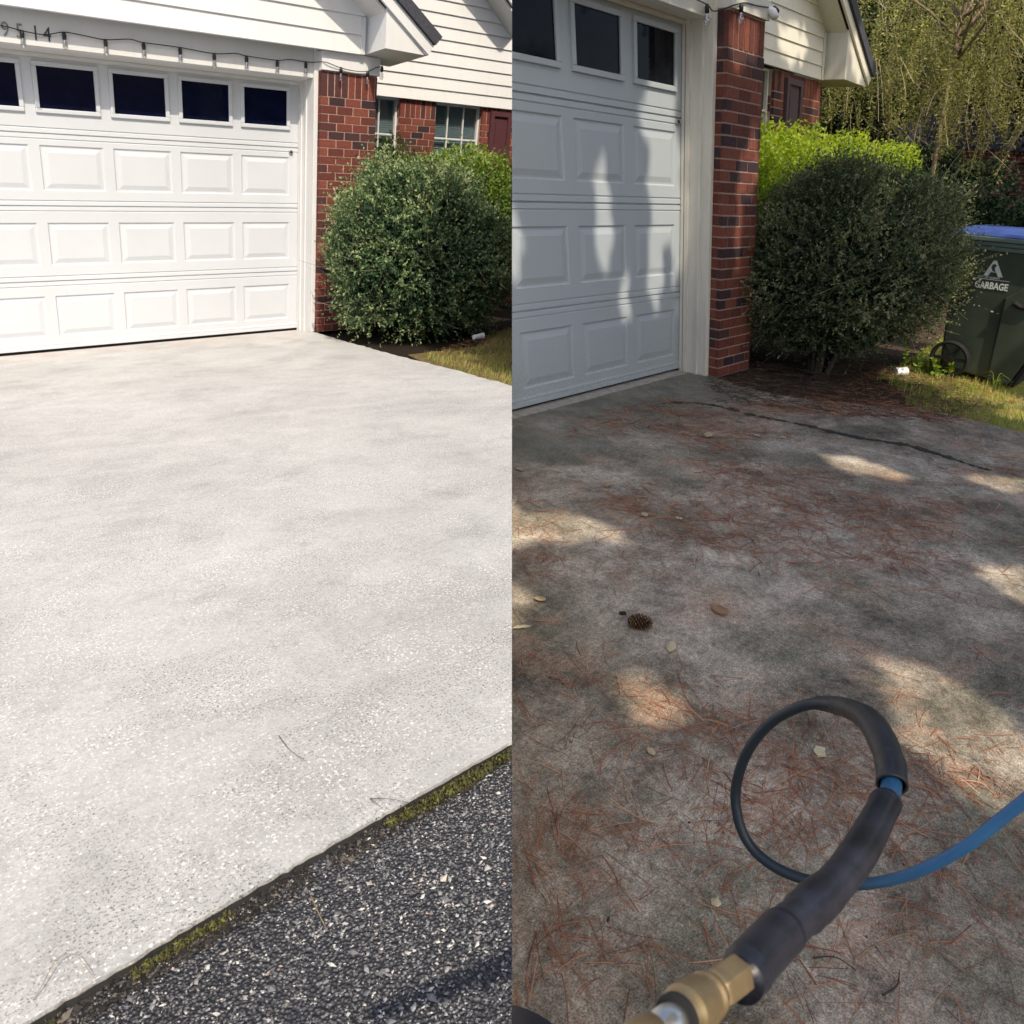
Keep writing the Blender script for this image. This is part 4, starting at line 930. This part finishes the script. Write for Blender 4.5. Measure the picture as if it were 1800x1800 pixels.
for a in ((1.50, -1.066, .27, 60, 1, .045, (0, .03), 'tall leafy weed standing just left of the bin wheel'), (1.58, -1.122, .20, 44, 2, .045, (.0, -.03), 'shorter leafy weed directly beside the bin wheel'),
          (1.619, -1.254, .13, 34, 3, .06, (.02, .04), 'low broad leaved weed in front of the bin wheel'), (1.66, -1.32, .11, 30, 4, .05, (-.03, -.03), 'low weed with small pale tops under the bin body')):
    weed('S', a[7], a[0], a[1], a[2], a[3], a[4], a[5], a[6])
def tuft(yard, label, x, y, h, n, seed):
    g = np.random.default_rng(seed); mb = MB()
    for i in range(n):
        a = g.uniform(0, 2 * PI); l = h * g.uniform(.5, 1); mb.ct = float(g.uniform(.3, 1))
        pts = spline([(x, y, -.02), (x + math.cos(a) * l * .25, y + math.sin(a) * l * .25, l * .75), (x + math.cos(a) * l * .8, y + math.sin(a) * l * .8, l * .62)], 5)
        mb.tube(pts, np.linspace(.0024, .0007, len(pts)), 4)
    o = mb.build('grass_tuft', M['grass_S'], yard); tag(o, label, 'grass tuft')
tuft('S', 'tall arching grass blades between the weeds and the bin wheel', 1.66, -1.19, .24, 5, 9)
tuft('S', 'arching grass tuft in front of the bin body', 1.475, -1.68, .17, 12, 10)

# ------------------------------------------------------------------ garbage bin
bn = empty('garbage_bin', T('S', (2.05, -1.55, 0)), 'dark green wheeled garbage bin with blue lid at the right edge of the lawn', 'garbage bin')
mb = MB()
# flank outline (y, z) rear -> front
prof = [(-1.235, .06), (-1.60, .02), (-1.72, .02), (-1.955, .60), (-2.03, .985), (-1.23, .985)]
X0, X1 = 1.70, 2.32
def tx(z): return .035 * (1 - z)              # flank draft
A_ = [(X0 + tx(z), y, z) for y, z in prof]; B_ = [(X1 - tx(z), y, z) for y, z in prof]
n = len(prof); mb.add(A_ + B_, [tuple(range(n))[::-1], tuple(range(n, 2 * n))] + [(i, (i + 1) % n, n + (i + 1) % n, n + i) for i in range(n)])
mb.build('bin_body', M['bin'], 'S', bn, bevel=.018)
mb = MB()     # raised front flank panel with its ridge
fp = [(-1.575, .02), (-1.715, .012), (-1.965, .60), (-2.0, .78), (-1.74, .73), (-1.60, .62)]
A_ = [(X0 + tx(z) - .022, y, z) for y, z in fp]; B_ = [(X0 + tx(z) + .02, y + (.018 if i in (0, 5) else 0), z + (.02 if i in (3, 4) else 0)) for i, (y, z) in enumerate(fp)]
mb.add(A_ + B_, [tuple(range(6))[::-1], tuple(range(6, 12))] + [(i, (i + 1) % 6, 6 + (i + 1) % 6, 6 + i) for i in range(6)]); mb.build('flank_panel', M['bin'], 'S', bn, bevel=.008)
mb = MB(); mb.tube(spline([(X0 - .018, -1.66, .60), (X0 - .012, -1.72, .575), (X0 - .018, -1.80, .60)], 5), .018, 8); mb.build('grip', M['rubber'], 'S', bn)
mb = MB(); mb.prism([(X0 + .02, -1.722, .0), (X0 + .02, -1.752, .0), (X0 + .012, -1.99, .62), (X0 + .012, -1.96, .60)], (.5, 0, 0)); mb.build('front_edge', M['rubber'], 'S', bn)
mb = MB()
for z0, z1, o0 in ((.93, .96, .02), (.962, .990, .034), (.992, 1.022, .05)): mb.box(X0 - o0, X1 + o0, -2.05 - o0, -1.22 + o0, z0, z1)
mb.build('rim', M['bin_rim'], 'S', bn, bevel=.006)
lid = MB(); o0 = .045
lid.add([(X0 - o0, -2.09, 1.024), (X1 + o0, -2.09, 1.024), (X1 + o0, -1.19, 1.024), (X0 - o0, -1.19, 1.024), (X0 - o0 + .02, -2.07, 1.045), (X1 + o0 - .02, -2.07, 1.045), (X1 + o0 - .02, -1.21, 1.045), (X0 - o0 + .02, -1.21, 1.045),
         (X0 + .12, -1.96, 1.085), (X1 - .12, -1.96, 1.085), (X1 - .12, -1.30, 1.085), (X0 + .12, -1.30, 1.085)],
        [(3, 2, 1, 0), (0, 1, 5, 4), (1, 2, 6, 5), (2, 3, 7, 6), (3, 0, 4, 7), (4, 5, 9, 8), (5, 6, 10, 9), (6, 7, 11, 10), (7, 4, 8, 11), (8, 9, 10, 11)])
lid.build('lid', M['bin_lid'], 'S', bn, bevel=.008)
for xw in (X0 - .03, X1 + .0):
    wc = (xw, -1.315, .135)
    mb = MB(); ring_n = 28
    for i in range(ring_n):
        a, b_ = 2 * PI * i / ring_n, 2 * PI * (i + 1) / ring_n
        pr = [(-.02, .112), (-.025, .125), (-.018, .135), (.03, .135), (.03, .112)]
        for j in range(len(pr)):
            (x1_, r1), (x2_, r2) = pr[j], pr[(j + 1) % len(pr)]
            mb.quad((wc[0] + x1_, wc[1] + r1 * math.cos(a), wc[2] + r1 * math.sin(a)), (wc[0] + x2_, wc[1] + r2 * math.cos(a), wc[2] + r2 * math.sin(a)), (wc[0] + x2_, wc[1] + r2 * math.cos(b_), wc[2] + r2 * math.sin(b_)), (wc[0] + x1_, wc[1] + r1 * math.cos(b_), wc[2] + r1 * math.sin(b_)))
    wh = mb.build('wheel', M['rubber'], 'S', bn)
    mb = MB(); mb.tube([(wc[0] - .03, wc[1], wc[2]), (wc[0] + .03, wc[1], wc[2])], .028, 14)
    for i in range(6):
        a = PI / 3 * i; c_, s_ = math.cos(a), math.sin(a); p = [(wc[0] - .012, wc[1] + c_ * .02 - s_ * .014, wc[2] + s_ * .02 + c_ * .014), (wc[0] - .012, wc[1] + c_ * .02 + s_ * .014, wc[2] + s_ * .02 - c_ * .014), (wc[0] - .012, wc[1] + c_ * .116 + s_ * .010, wc[2] + s_ * .116 - c_ * .010), (wc[0] - .012, wc[1] + c_ * .116 - s_ * .010, wc[2] + s_ * .116 + c_ * .010)]
        mb.prism(p, (.02, 0, 0))
    mb.build('hub', M['black'], 'S', wh)
# markings on the flank: text runs towards -y
def flank(z): return X0 + tx(z) - .0025
ex, ez = (0, -1, 0), (-.035, 0, 1)
def ftext(s, y, z, size, sx=1.0, off=0.0, nm='lettering'):
    V, F = text_mesh(s, size, .001, off); V[:, 0] -= V[:, 0].min()
    L = np.stack([np.full(len(V), 0.0), y - V[:, 0] * sx, z + V[:, 1]], 1); L[:, 0] = X0 + tx(L[:, 2]) - .003 - V[:, 2]
    mb = MB(); mb.add(L, F); return mb.build(nm, M['bin_text'], 'S', bn)
ftext('GARBAGE', -1.39, .672, .064, .74, .0018)
ftext('A', -1.435, .765, .140, 1.10, .006, 'emblem')
ftext('CITY OF ALBANY', -1.40, .742, .020, .92, .0002)
mb = MB(); mb.quad((flank(.735), -1.375, .734), (flank(.735), -1.605, .734), (flank(.735), -1.605, .738), (flank(.735), -1.375, .738)); mb.build('underline', M['bin_text'], 'S', bn)
mb = MB(); mb.ct = 0; yy = -1.487
mb.add([(flank(.8) - .003, yy, .795), (flank(.8) - .003, yy - .022, .79), (flank(.8) - .003, yy - .012, .815), (flank(.8) - .003, yy - .024, .833), (flank(.8) - .003, yy - .004, .853), (flank(.8) - .003, yy + .010, .822)], [(0, 1, 2), (0, 2, 5), (2, 3, 4, 5)]); mb.build('emblem_mark', M['bin'], 'S', bn)

# ------------------------------------------------------------------ trees behind the shaded yard
def blob_tree(name, yard, label, centre, rad, n, leaf, material, base, trunk_r, seed, trunk_top=None, clumps=26, tl=0.0, cat='tree', bark='bark_dark'):
    g = np.random.default_rng(seed); root = empty(name, T(yard, base), label, cat)
    cc = unit(g.normal(size=(clumps, 3))) * (g.random(clumps) ** .5)[:, None] * np.array(rad) * .8 + np.array(centre)
    cr = g.uniform(.22, .42, clumps) * min(rad)
    k = g.integers(0, clumps, n); d = unit(g.normal(size=(n, 3))) * (g.random(n) ** .45)[:, None]
    P_ = cc[k] + d * cr[k][:, None] * np.array([1.25, 1.25, .8])
    A_ = unit(g.normal(size=(n, 3)))
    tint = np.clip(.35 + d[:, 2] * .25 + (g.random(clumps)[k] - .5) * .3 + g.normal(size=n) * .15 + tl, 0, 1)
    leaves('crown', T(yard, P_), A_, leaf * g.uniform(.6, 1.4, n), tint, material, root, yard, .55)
    mb = MB(); top = np.array(trunk_top if trunk_top is not None else centre, float); b0 = np.array(base, float)
    mb.tube(spline([b0, b0 + (top - b0) * .5 + np.array([.05, .03, 0]), top], 5), np.linspace(trunk_r, trunk_r * .45, 11), 8)
    for i in range(9):
        s = b0 + (top - b0) * g.uniform(.45, 1.0); e = cc[g.integers(0, clumps)]
        mb.tube(spline([s, (s + e) / 2 + g.normal(size=3) * .08, e], 3), np.linspace(trunk_r * .4, trunk_r * .1, 7), 5)
    mb.build('trunk', M[bark], yard, root, smooth=True)
    return root
def willow(yard, label, seed):
    g = np.random.default_rng(seed); base = (5.6, .10, -.03); root = empty('weeping_tree', T(yard, base), label, 'tree')
    mb = MB()
    mb.tube(spline([base, (5.55, .12, 1.2), (5.75, .15, 2.3), (5.9, .1, 3.6)], 6), np.linspace(.032, .02, 19), 8)
    for i in range(14):
        a = g.uniform(0, 2 * PI); r = g.uniform(.6, 1.9); s = np.array([5.8, .1, g.uniform(2.6, 3.6)])
        mb.tube(spline([s, s + np.array([math.cos(a) * r * .6, math.sin(a) * r * .45, .45]), s + np.array([math.cos(a) * r, math.sin(a) * r * .8, .1])], 4), np.linspace(.016, .005, 9), 5)
    mb.build('trunk', M['bark'], yard, root, smooth=True)
    ns = 330; k = 26
    x0 = g.uniform(5.0, 8.3, ns); y0 = g.uniform(-1.9, 1.5, ns)
    ztop = g.uniform(2.6, 4.3, ns); ln = g.uniform(.5, 1.5, ns); zb = 1.55 + .35 * g.random(ns) + .25 * np.sin(x0 * 3 + y0 * 2)
    ln = np.minimum(ln, ztop - zb); ok = ln > .2; x0, y0, ztop, ln = x0[ok], y0[ok], ztop[ok], ln[ok]; ns = len(x0)
    t = np.linspace(0, 1, k); sw = g.normal(size=(ns, 2)) * .16; ph = g.uniform(0, 6, ns)
    X = x0[:, None] + sw[:, :1] * t ** 1.3 + .025 * np.sin(t * 9 + ph[:, None]); Y = y0[:, None] + sw[:, 1:] * t ** 1.3 + .025 * np.cos(t * 8 + ph[:, None]); Z = ztop[:, None] - ln[:, None] * t
    P_ = np.stack([X, Y, Z], 2); sel = P_[:, ::5]
    Wp = T(yard, sel.reshape(-1, 3)).reshape(ns, -1, 3)
    strips('strands', Wp, np.broadcast_to(np.array([.0035, 0, 0]), Wp.shape), g.random(ns), M['bark_tint'], root, yard)
    nt_ = 900; C0 = np.stack([g.uniform(4.9, 8.0, nt_), g.uniform(-2.0, 1.4, nt_), g.uniform(1.9, 4.2, nt_)], 1); dd = unit(g.normal(size=(nt_, 3)) + np.array([0, 0, -.5])); cv = unit(g.normal(size=(nt_, 3)))
    tt = np.linspace(0, 1, 5)[None, :, None]; lt = g.uniform(.15, .5, nt_)[:, None, None]
    Pt = C0[:, None] + dd[:, None] * tt * lt + cv[:, None] * tt ** 2 * lt * .45
    strips('twigs', T(yard, Pt.reshape(-1, 3)).reshape(nt_, 5, 3), np.broadcast_to(np.array([.0030, 0, .0012]), (nt_, 5, 3)), g.uniform(.5, 1, nt_), M['bark_tint'], root, yard)
    # side sprigs and leaves
    C = np.repeat(P_.reshape(-1, 3), 9, 0); nC = len(C)
    sd_ = unit(np.stack([g.normal(size=nC), g.normal(size=nC), -g.uniform(.0, 1.2, nC)], 1)); C = C + sd_ * (g.random(nC) ** 1.5)[:, None] * .11
    tint = np.clip(.45 + .35 * np.repeat(g.random(ns), 9 * k) - .15 + g.normal(size=nC) * .15, 0, 1)
    leaves('crown', T(yard, C), unit(sd_ + g.normal(size=(nC, 3)) * .4) @ AX[yard].T, .036 * g.uniform(.6, 1.5, nC), tint, M['willow'], root, yard, .36)
    return root
willow('S', 'weeping tree with pale hanging strands in the upper right', 51)
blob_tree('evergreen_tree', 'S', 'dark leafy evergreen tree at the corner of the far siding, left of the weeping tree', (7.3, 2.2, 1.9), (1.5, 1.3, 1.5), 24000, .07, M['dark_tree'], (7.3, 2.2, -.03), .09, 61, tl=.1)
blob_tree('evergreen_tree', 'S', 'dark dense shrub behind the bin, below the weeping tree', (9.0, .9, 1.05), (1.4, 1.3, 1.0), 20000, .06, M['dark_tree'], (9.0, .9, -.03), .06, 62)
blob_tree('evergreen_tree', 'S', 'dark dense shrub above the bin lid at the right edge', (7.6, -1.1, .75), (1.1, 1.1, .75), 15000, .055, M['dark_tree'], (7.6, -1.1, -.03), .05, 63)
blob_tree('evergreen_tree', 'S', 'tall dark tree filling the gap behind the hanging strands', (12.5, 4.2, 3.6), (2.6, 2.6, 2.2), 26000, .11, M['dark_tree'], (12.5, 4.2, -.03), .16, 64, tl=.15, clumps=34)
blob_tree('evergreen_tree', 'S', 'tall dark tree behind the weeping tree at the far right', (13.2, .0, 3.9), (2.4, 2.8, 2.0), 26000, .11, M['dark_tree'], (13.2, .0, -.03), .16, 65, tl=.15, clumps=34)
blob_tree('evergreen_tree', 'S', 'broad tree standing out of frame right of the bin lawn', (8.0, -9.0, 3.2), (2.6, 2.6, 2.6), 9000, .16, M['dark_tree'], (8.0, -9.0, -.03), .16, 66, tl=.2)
# neighbour house
nb = empty('neighbour_house', T('S', (15, 2, 0)), 'neighbouring brick house with blue grey upper wall glimpsed through the trees', 'house')
mb = MB(); mb.box(14.6, 18, -5, 9, -.03, 2.15); mb.build('wall', M['far_brick'], 'S', nb)
mb = MB(); mb.box(14.7, 18, -5, 9, 2.16, 5.2); mb.build('upper_wall', M['house_blue'], 'S', nb)
mb = MB(); mb.prism([(14.2, -5.4, 5.2), (16.4, -5.4, 7.0), (18.6, -5.4, 5.2)], (0, 14.8, 0)); mb.build('roof', M['shingle'], 'S', nb)
mb = MB(); mb.box(14.5, 14.6, -1.9, -.9, .9, 1.9); mb.build('window', M['glass_S'], 'S', nb)

# trees across the street, behind the camera: they stand in the windows' reflections
for i, (x, y, h, r) in enumerate([(-12, -19, 8, 3.2), (-5, -22, 10, 3.6), (3, -22, 9.5, 3.4), (-19, -10, 8, 3.0), (14, -20, 7, 2.6)]):
    g = np.random.default_rng(200 + i); root = empty('street_tree', (x, y, -.3), ['broad tree far behind the viewer, left one', 'tall tree straight behind the viewer', 'tall tree behind the viewer, right of centre', 'broad tree to the far left behind the viewer', 'lower tree to the right behind the viewer'][i], 'tree', 'trees across the street')
    n = 5200; cc = unit(g.normal(size=(30, 3))) * np.array([r, r, h * .38]) * .8 + np.array([x, y, h * .6]); k = g.integers(0, 30, n)
    P_ = cc[k] + unit(g.normal(size=(n, 3))) * (g.random(n) ** .4)[:, None] * r * .38
    leaves('crown', P_, unit(g.normal(size=(n, 3))), .22 * g.uniform(.6, 1.4, n), g.random(n), M['dark_tree'], root, None, .6)
    mb = MB(); mb.tube([(x, y, -.4), (x + .1, y, h * .3), (x, y + .1, h * .75)], [.28, .2, .08], 8); mb.build('trunk', M['bark_dark'], None, root, smooth=True)

# ------------------------------------------------------------------ the shade tree over the right yard
# sun spots it leaves open: (plane axis, value, centre a, centre b, radius a, radius b); plane 2 = ground (x,y), 1 = wall (x,z)
SPOTS = [(2, 0, -2.80, -1.03, .10, .17), (2, 0, -2.62, -1.2, .05, .12), (2, 0, -1.0, -1.67, .09, .16), (2, 0, -.66, -2.24, .10, .14), (2, 0, -1.82, -2.56, .13, .13), (2, 0, -2.76, -2.50, .07, .12),
         (2, 0, -2.95, -2.64, .14, .15), (2, 0, -3.36, -1.98, .06, .07), (2, 0, 1.45, -.98, .13, .2), (2, 0, 1.50, -1.20, .20, .22), (2, 0, 1.42, -1.50, .18, .22), (2, 0, 1.30, -1.80, .14, .2), (2, 0, .93, -1.98, .10, .12), (2, 0, 4.3, -.45, .7, .22), (2, 0, 1.24, .0, .05, .06),
         (1, 0, -.81, 1.02, .075, .27), (1, 0, -.22, 1.62, .17, .24), (1, 0, -.20, 1.2, .13, .32), (1, 0, -.27, .70, .08, .20), (1, 0, -.62, .56, .05, .16), (1, 0, -1.60, .92, .06, .22), (1, 0, -.02, 1.0, .05, .5),
         (1, -.28, .42, 1.38, .10, .20), (1, -.28, .25, 2.05, .16, .15), (1, -.28, .28, 1.05, .03, .35), (1, .8, 3.2, 2.42, .28, .14), (1, .8, 3.9, 1.98, .09, .17),
         (2, 1.62, 2.2, .15, 1.35, .34), (2, 1.62, 3.6, .2, 1.2, .4), (1, .56, 4.3, 2.5, .25, .2), (2, .9, 2.45, -1.15, .14, .2), (2, 1.1, 2.5, -.95, .22, .22), (2, .95, -3.55, -2.05, .16, .10), (2, 1.15, 2.35, -1.2, .12, .25), (2, .8, 2.45, -1.3, .1, .2), (2, .9, 1.75, -1.25, .10, .14), (2, 1.15, 1.62, -1.08, .10, .12), (2, .55, 1.85, -1.15, .10, .14), (2, 1.05, 2.0, -1.75, .25, .3), (2, 0, 1.75, -1.25, .3, .25), (2, 0, 1.1, -1.6, .12, .1)]
sunS = np.linalg.solve(AX['S'], SUN)
def shade_keep(PL):
    """PL leaf centres in yard coordinates -> True where the leaf may stay"""
    keep = np.ones(len(PL), bool); best = np.full(len(PL), 1e9); hit = np.zeros((len(PL), 3))
    for pl, val, a0, a1, b0, b1 in ((2, 0, -50, 50, -50, 50), (1, -.1, -9, .55, 0, 2.5), (1, .8, .5, 4.0, 0, 3.0)):
        t = (PL[:, pl] - val) / sunS[pl]; H = PL - sunS * t[:, None]
        a = H[:, 0]; b_ = H[:, 1] if pl == 2 else H[:, 2]
        k = (t > 0) & (t < best) & (a > a0) & (a < a1) & (b_ > b0) & (b_ < b1)
        best = np.where(k, t, best); hit[k] = H[k]
    keep &= (T('S', hit)[:, 0] > .0)
    WP = inv('P', T('S', PL)); sp_ = np.linalg.solve(AX['P'], SUN); tp = WP[:, 2] / sp_[2]; HP_ = WP - sp_ * tp[:, None]
    keep &= ~((T('P', HP_)[:, 0] < .12) & (HP_[:, 1] < -4.2) & (HP_[:, 1] > -9))
    for pl, val, ca, cb, ra, rb in SPOTS:
        t = (PL[:, pl] - val) / sunS[pl]; H = PL - sunS * t[:, None]; b_ = H[:, 1] if pl == 2 else H[:, 2]
        q = ((H[:, 0] - ca) / (ra * 1.12 + .055)) ** 2 + ((b_ - cb) / (rb * 1.12 + .065)) ** 2
        wob = 1 + .35 * np.sin(H[:, 0] * 23 + pl) * np.sin(b_ * 19) + .25 * np.sin(H[:, 0] * 47 + 1) * np.sin(b_ * 41)
        vis = np.ones(len(PL), bool)
        keep &= ~((t > 0) & (q < wob))
    return keep
g = np.random.default_rng(77)
def targets(n):
    out = [np.stack([g.uniform(-5.6, 3.2, n), g.uniform(-3.9, .9, n), np.zeros(n)], 1), np.stack([g.uniform(-1.9, .6, n // 3), np.full(n // 3, -.1), g.uniform(0, 2.5, n // 3)], 1),
           np.stack([g.uniform(.5, 4.6, n // 3), np.full(n // 3, .7), g.uniform(.0, 3.2, n // 3)], 1)]
    return np.concatenate(out)
def in_view(W_):
    c = (W_ - CAM) @ RC; return (c[:, 2] > .1) & (np.abs(c[:, 0] / c[:, 2]) < .72) & (np.abs(c[:, 1] / c[:, 2]) < .72)
tg = targets(52000); dist = g.uniform(6.5, 8.5, len(tg))
PL = tg + sunS * dist[:, None]; k = shade_keep(PL); PL = PL[k]; WL = T('S', PL); k = ~in_view(WL) & (WL[:, 0] > .05); WL = WL[k]
print('canopy leaves', len(WL))
sh = empty('shade_tree', T('S', (3.5, -8.6, 0)), 'leafy tree standing out of frame to the right and shading the dirty driveway', 'tree')
nrm_up = unit(np.cross(np.tile(SUN, (len(WL), 1)), rdir(len(WL))))
leaves('crown', WL, nrm_up, .145 * g.uniform(.8, 1.2, len(WL)), g.random(len(WL)), M['canopy'], sh, None, .75, up=np.tile(SUN, (len(WL), 1)) + rdir(len(WL)) * .3)
mb = MB(); b0 = np.array([3.5, -8.6, -.03]); mb.tube(spline([b0, b0 + [.1, .1, 3], b0 + [-.4, 1.2, 6.5]], 6), np.linspace(.26, .12, 13), 12)
for i in range(7):
    e = np.array([3.0 - i * .9, -5.2 + .35 * (i % 3), 6.9 + .25 * (i % 2)]); s = b0 + [-.2, .6, 4.5 + i * .25]
    q = spline([s, (s + e) / 2 + [0, 0, .5], e], 4)
    if shade_keep(q).all(): mb.tube(q, np.linspace(.08, .02, 9), 6)
mb.build('trunk', M['bark'], 'S', sh, smooth=True, clip=False)

# ------------------------------------------------------------------ pressure hose held in front of the camera
LOW = [(0.119, 0.267, 1.115), (0.132, 0.284, 1.105), (0.160, 0.318, 1.082), (0.194, 0.353, 1.062), (0.234, 0.396, 1.037), (0.278, 0.450, 1.009), (0.320, 0.505, 0.986), (0.340, 0.532, 0.975)]
MID = [(0.330, 0.518, 0.980), (0.348, 0.542, 0.971), (0.358, 0.557, 0.967), (0.366, 0.575, 0.968), (.374, .60, .968)]
UPR = [(0.361, 0.562, 0.967), (0.370, 0.586, 0.970), (0.380, 0.627, 0.966), (0.391, 0.675, 0.951), (0.397, 0.729, 0.924), (0.400, 0.780, 0.891), (0.388, 0.795, 0.882)]
HOSE = [(0.397, 0.764, 0.903), (0.388, 0.789, 0.886), (0.370, 0.811, 0.861), (0.347, 0.834, 0.815), (0.327, 0.842, 0.759), (0.318, 0.838, 0.700), (0.321, 0.820, 0.660), (0.334, 0.798, 0.635), (0.355, 0.773, 0.627), (0.385, 0.751, 0.627), (0.423, 0.732, 0.635), (0.459, 0.718, 0.652), (0.494, 0.707, 0.676), (0.521, 0.692, 0.716), (0.545, 0.679, 0.762), (0.573, 0.677, 0.806), (0.606, 0.671, 0.868), (0.653, 0.671, 0.941), (0.72, 0.62, 1.04), (1.05, 0.85, 0.72), (1.40, 1.15, gz('S', 1.40, 1.15) + .02), (1.9, 1.35, gz('S', 1.9, 1.35) + .03), (2.6, 1.3, gz('S', 2.6, 1.3) + .05), (3.4, .6, gz('S', 3.4, .6) + .05)]
COUP = [(0.127, 0.274, 1.118), (0.118, 0.265, 1.123), (0.101, 0.249, 1.136), (0.087, 0.236, 1.143), (0.078, 0.227, 1.149), (0.066, 0.217, 1.155)]
hs = empty('pressure_hose', HOSE[9], 'looped blue hose with black sleeves and a brass coupling, close to the camera', 'hose')
def wob(P_, r, amp=.0006, seed=1):
    g = np.random.default_rng(seed); return r + np.convolve(g.normal(size=len(P_)), np.ones(5) / 5, 'same') * amp * 2
sp = spline(LOW, 10); mb = MB(); mb.tube(sp, wob(sp, np.interp(np.linspace(0, 1, len(sp)), [0, .3, 1], [.0118, .0132, .0138])), 28); mb.build('lower_sleeve', M['sleeve'], None, hs, smooth=True)
sp = spline(LOW, 10)[:22]; mb = MB(); mb.tube(sp, wob(sp, np.linspace(.0124, .0140, len(sp)), .0004, 2), 28); mb.build('tape_wrap', M['sleeve'], None, hs, smooth=True)
sp = spline(UPR, 10); mb = MB(); mb.tube(sp, wob(sp, np.interp(np.linspace(0, 1, len(sp)), [0, .5, 1], [.0143, .0138, .0092]), .0004, 3), 28, cap=False); so_ = mb.build('upper_sleeve', M['sleeve_brown'], None, hs, smooth=True)
md = so_.modifiers.new('wall', 'SOLIDIFY'); md.thickness = .0022; md.offset = -1
sp = spline(MID, 8); mb = MB(); mb.ct = .85; mb.tube(sp, .0092, 20); mb.build('hose_end', M['hose'], None, hs, smooth=True)
sp = spline(HOSE, 10); nn_ = len(sp); ts = [0.05 if i < 92 else min(1, .05 + (i - 92) / 40.0) for i in range(nn_)]
mb = MB(); mb.tube(sp, .0072, 22, ts=ts); mb.build('hose_line', M['hose'], None, hs, smooth=True)
# split ends of the lower sleeve
mb = MB(); c1 = np.array(LOW[-1]); d1 = unit(np.array(LOW[-1]) - np.array(LOW[-2])); 
mb.prism([c1 + np.array([.008, -.008, .002]), c1 + np.array([.0155, -.004, .001]), c1 + np.array([.0145, .005, .003]) , c1 + np.array([.006, .004, .008])], tuple(d1 * -.03)); mb.build('sleeve_flap', M['sleeve'], None, hs, bevel=.002)
# coupling
def lathe(name, a, b_, prof, material, seg=40, smooth=False, hexa=False):
    a = np.array(a); b_ = np.array(b_); mb = MB(); P_ = [a + (b_ - a) * t for t, r in prof]; mb.tube(P_, [r for t, r in prof], 6 if hexa else seg)
    return mb.build(name, material, None, hs, smooth=smooth, bevel=.0008)
c = [np.array(q) for q in COUP]
ax0 = c[0]; ax1 = c[-1]
def on(t): 
    return ax0 + (ax1 - ax0) * (t + .12)
lathe('hex_nut', on(.07), on(.36), [(0, .0092), (.04, .0100), (.9, .0100), (1, .0094)], M['brass'], hexa=True)
mb = MB(); prof = [(.36, .0085), (.38, .0098), (.43, .0110), (.455, .0101), (.48, .0101), (.50, .0117), (.66, .0120), (.69, .0110), (.72, .0104)]
mb.tube([on(t) for t, r in prof], [r for t, r in prof], 40); mb.build('collar', M['brass'], None, hs, smooth=False)
mb = MB(); prof = [(.715, .0104), (.755, .0104), (.76, .0074)]; mb.tube([on(t) for t, r in prof], [r for t, r in prof], 32); mb.build('seal_ring', M['rubber'], None, hs)
mb = MB(); prof = [(.74, .0070), (.80, .0080), (.88, .0078), (.90, .0062), (.96, .0062)]; mb.tube([on(t) for t, r in prof], [r for t, r in prof], 24); mb.build('nipple', M['steel'], None, hs, smooth=True)
mb = MB(); prof = [(.94, .0066), (.96, .0090), (1.12, .0095), (1.5, .0095)]; mb.tube([on(t) for t, r in prof], [r for t, r in prof], 24); mb.build('fitting', M['brass'], None, hs, smooth=True)
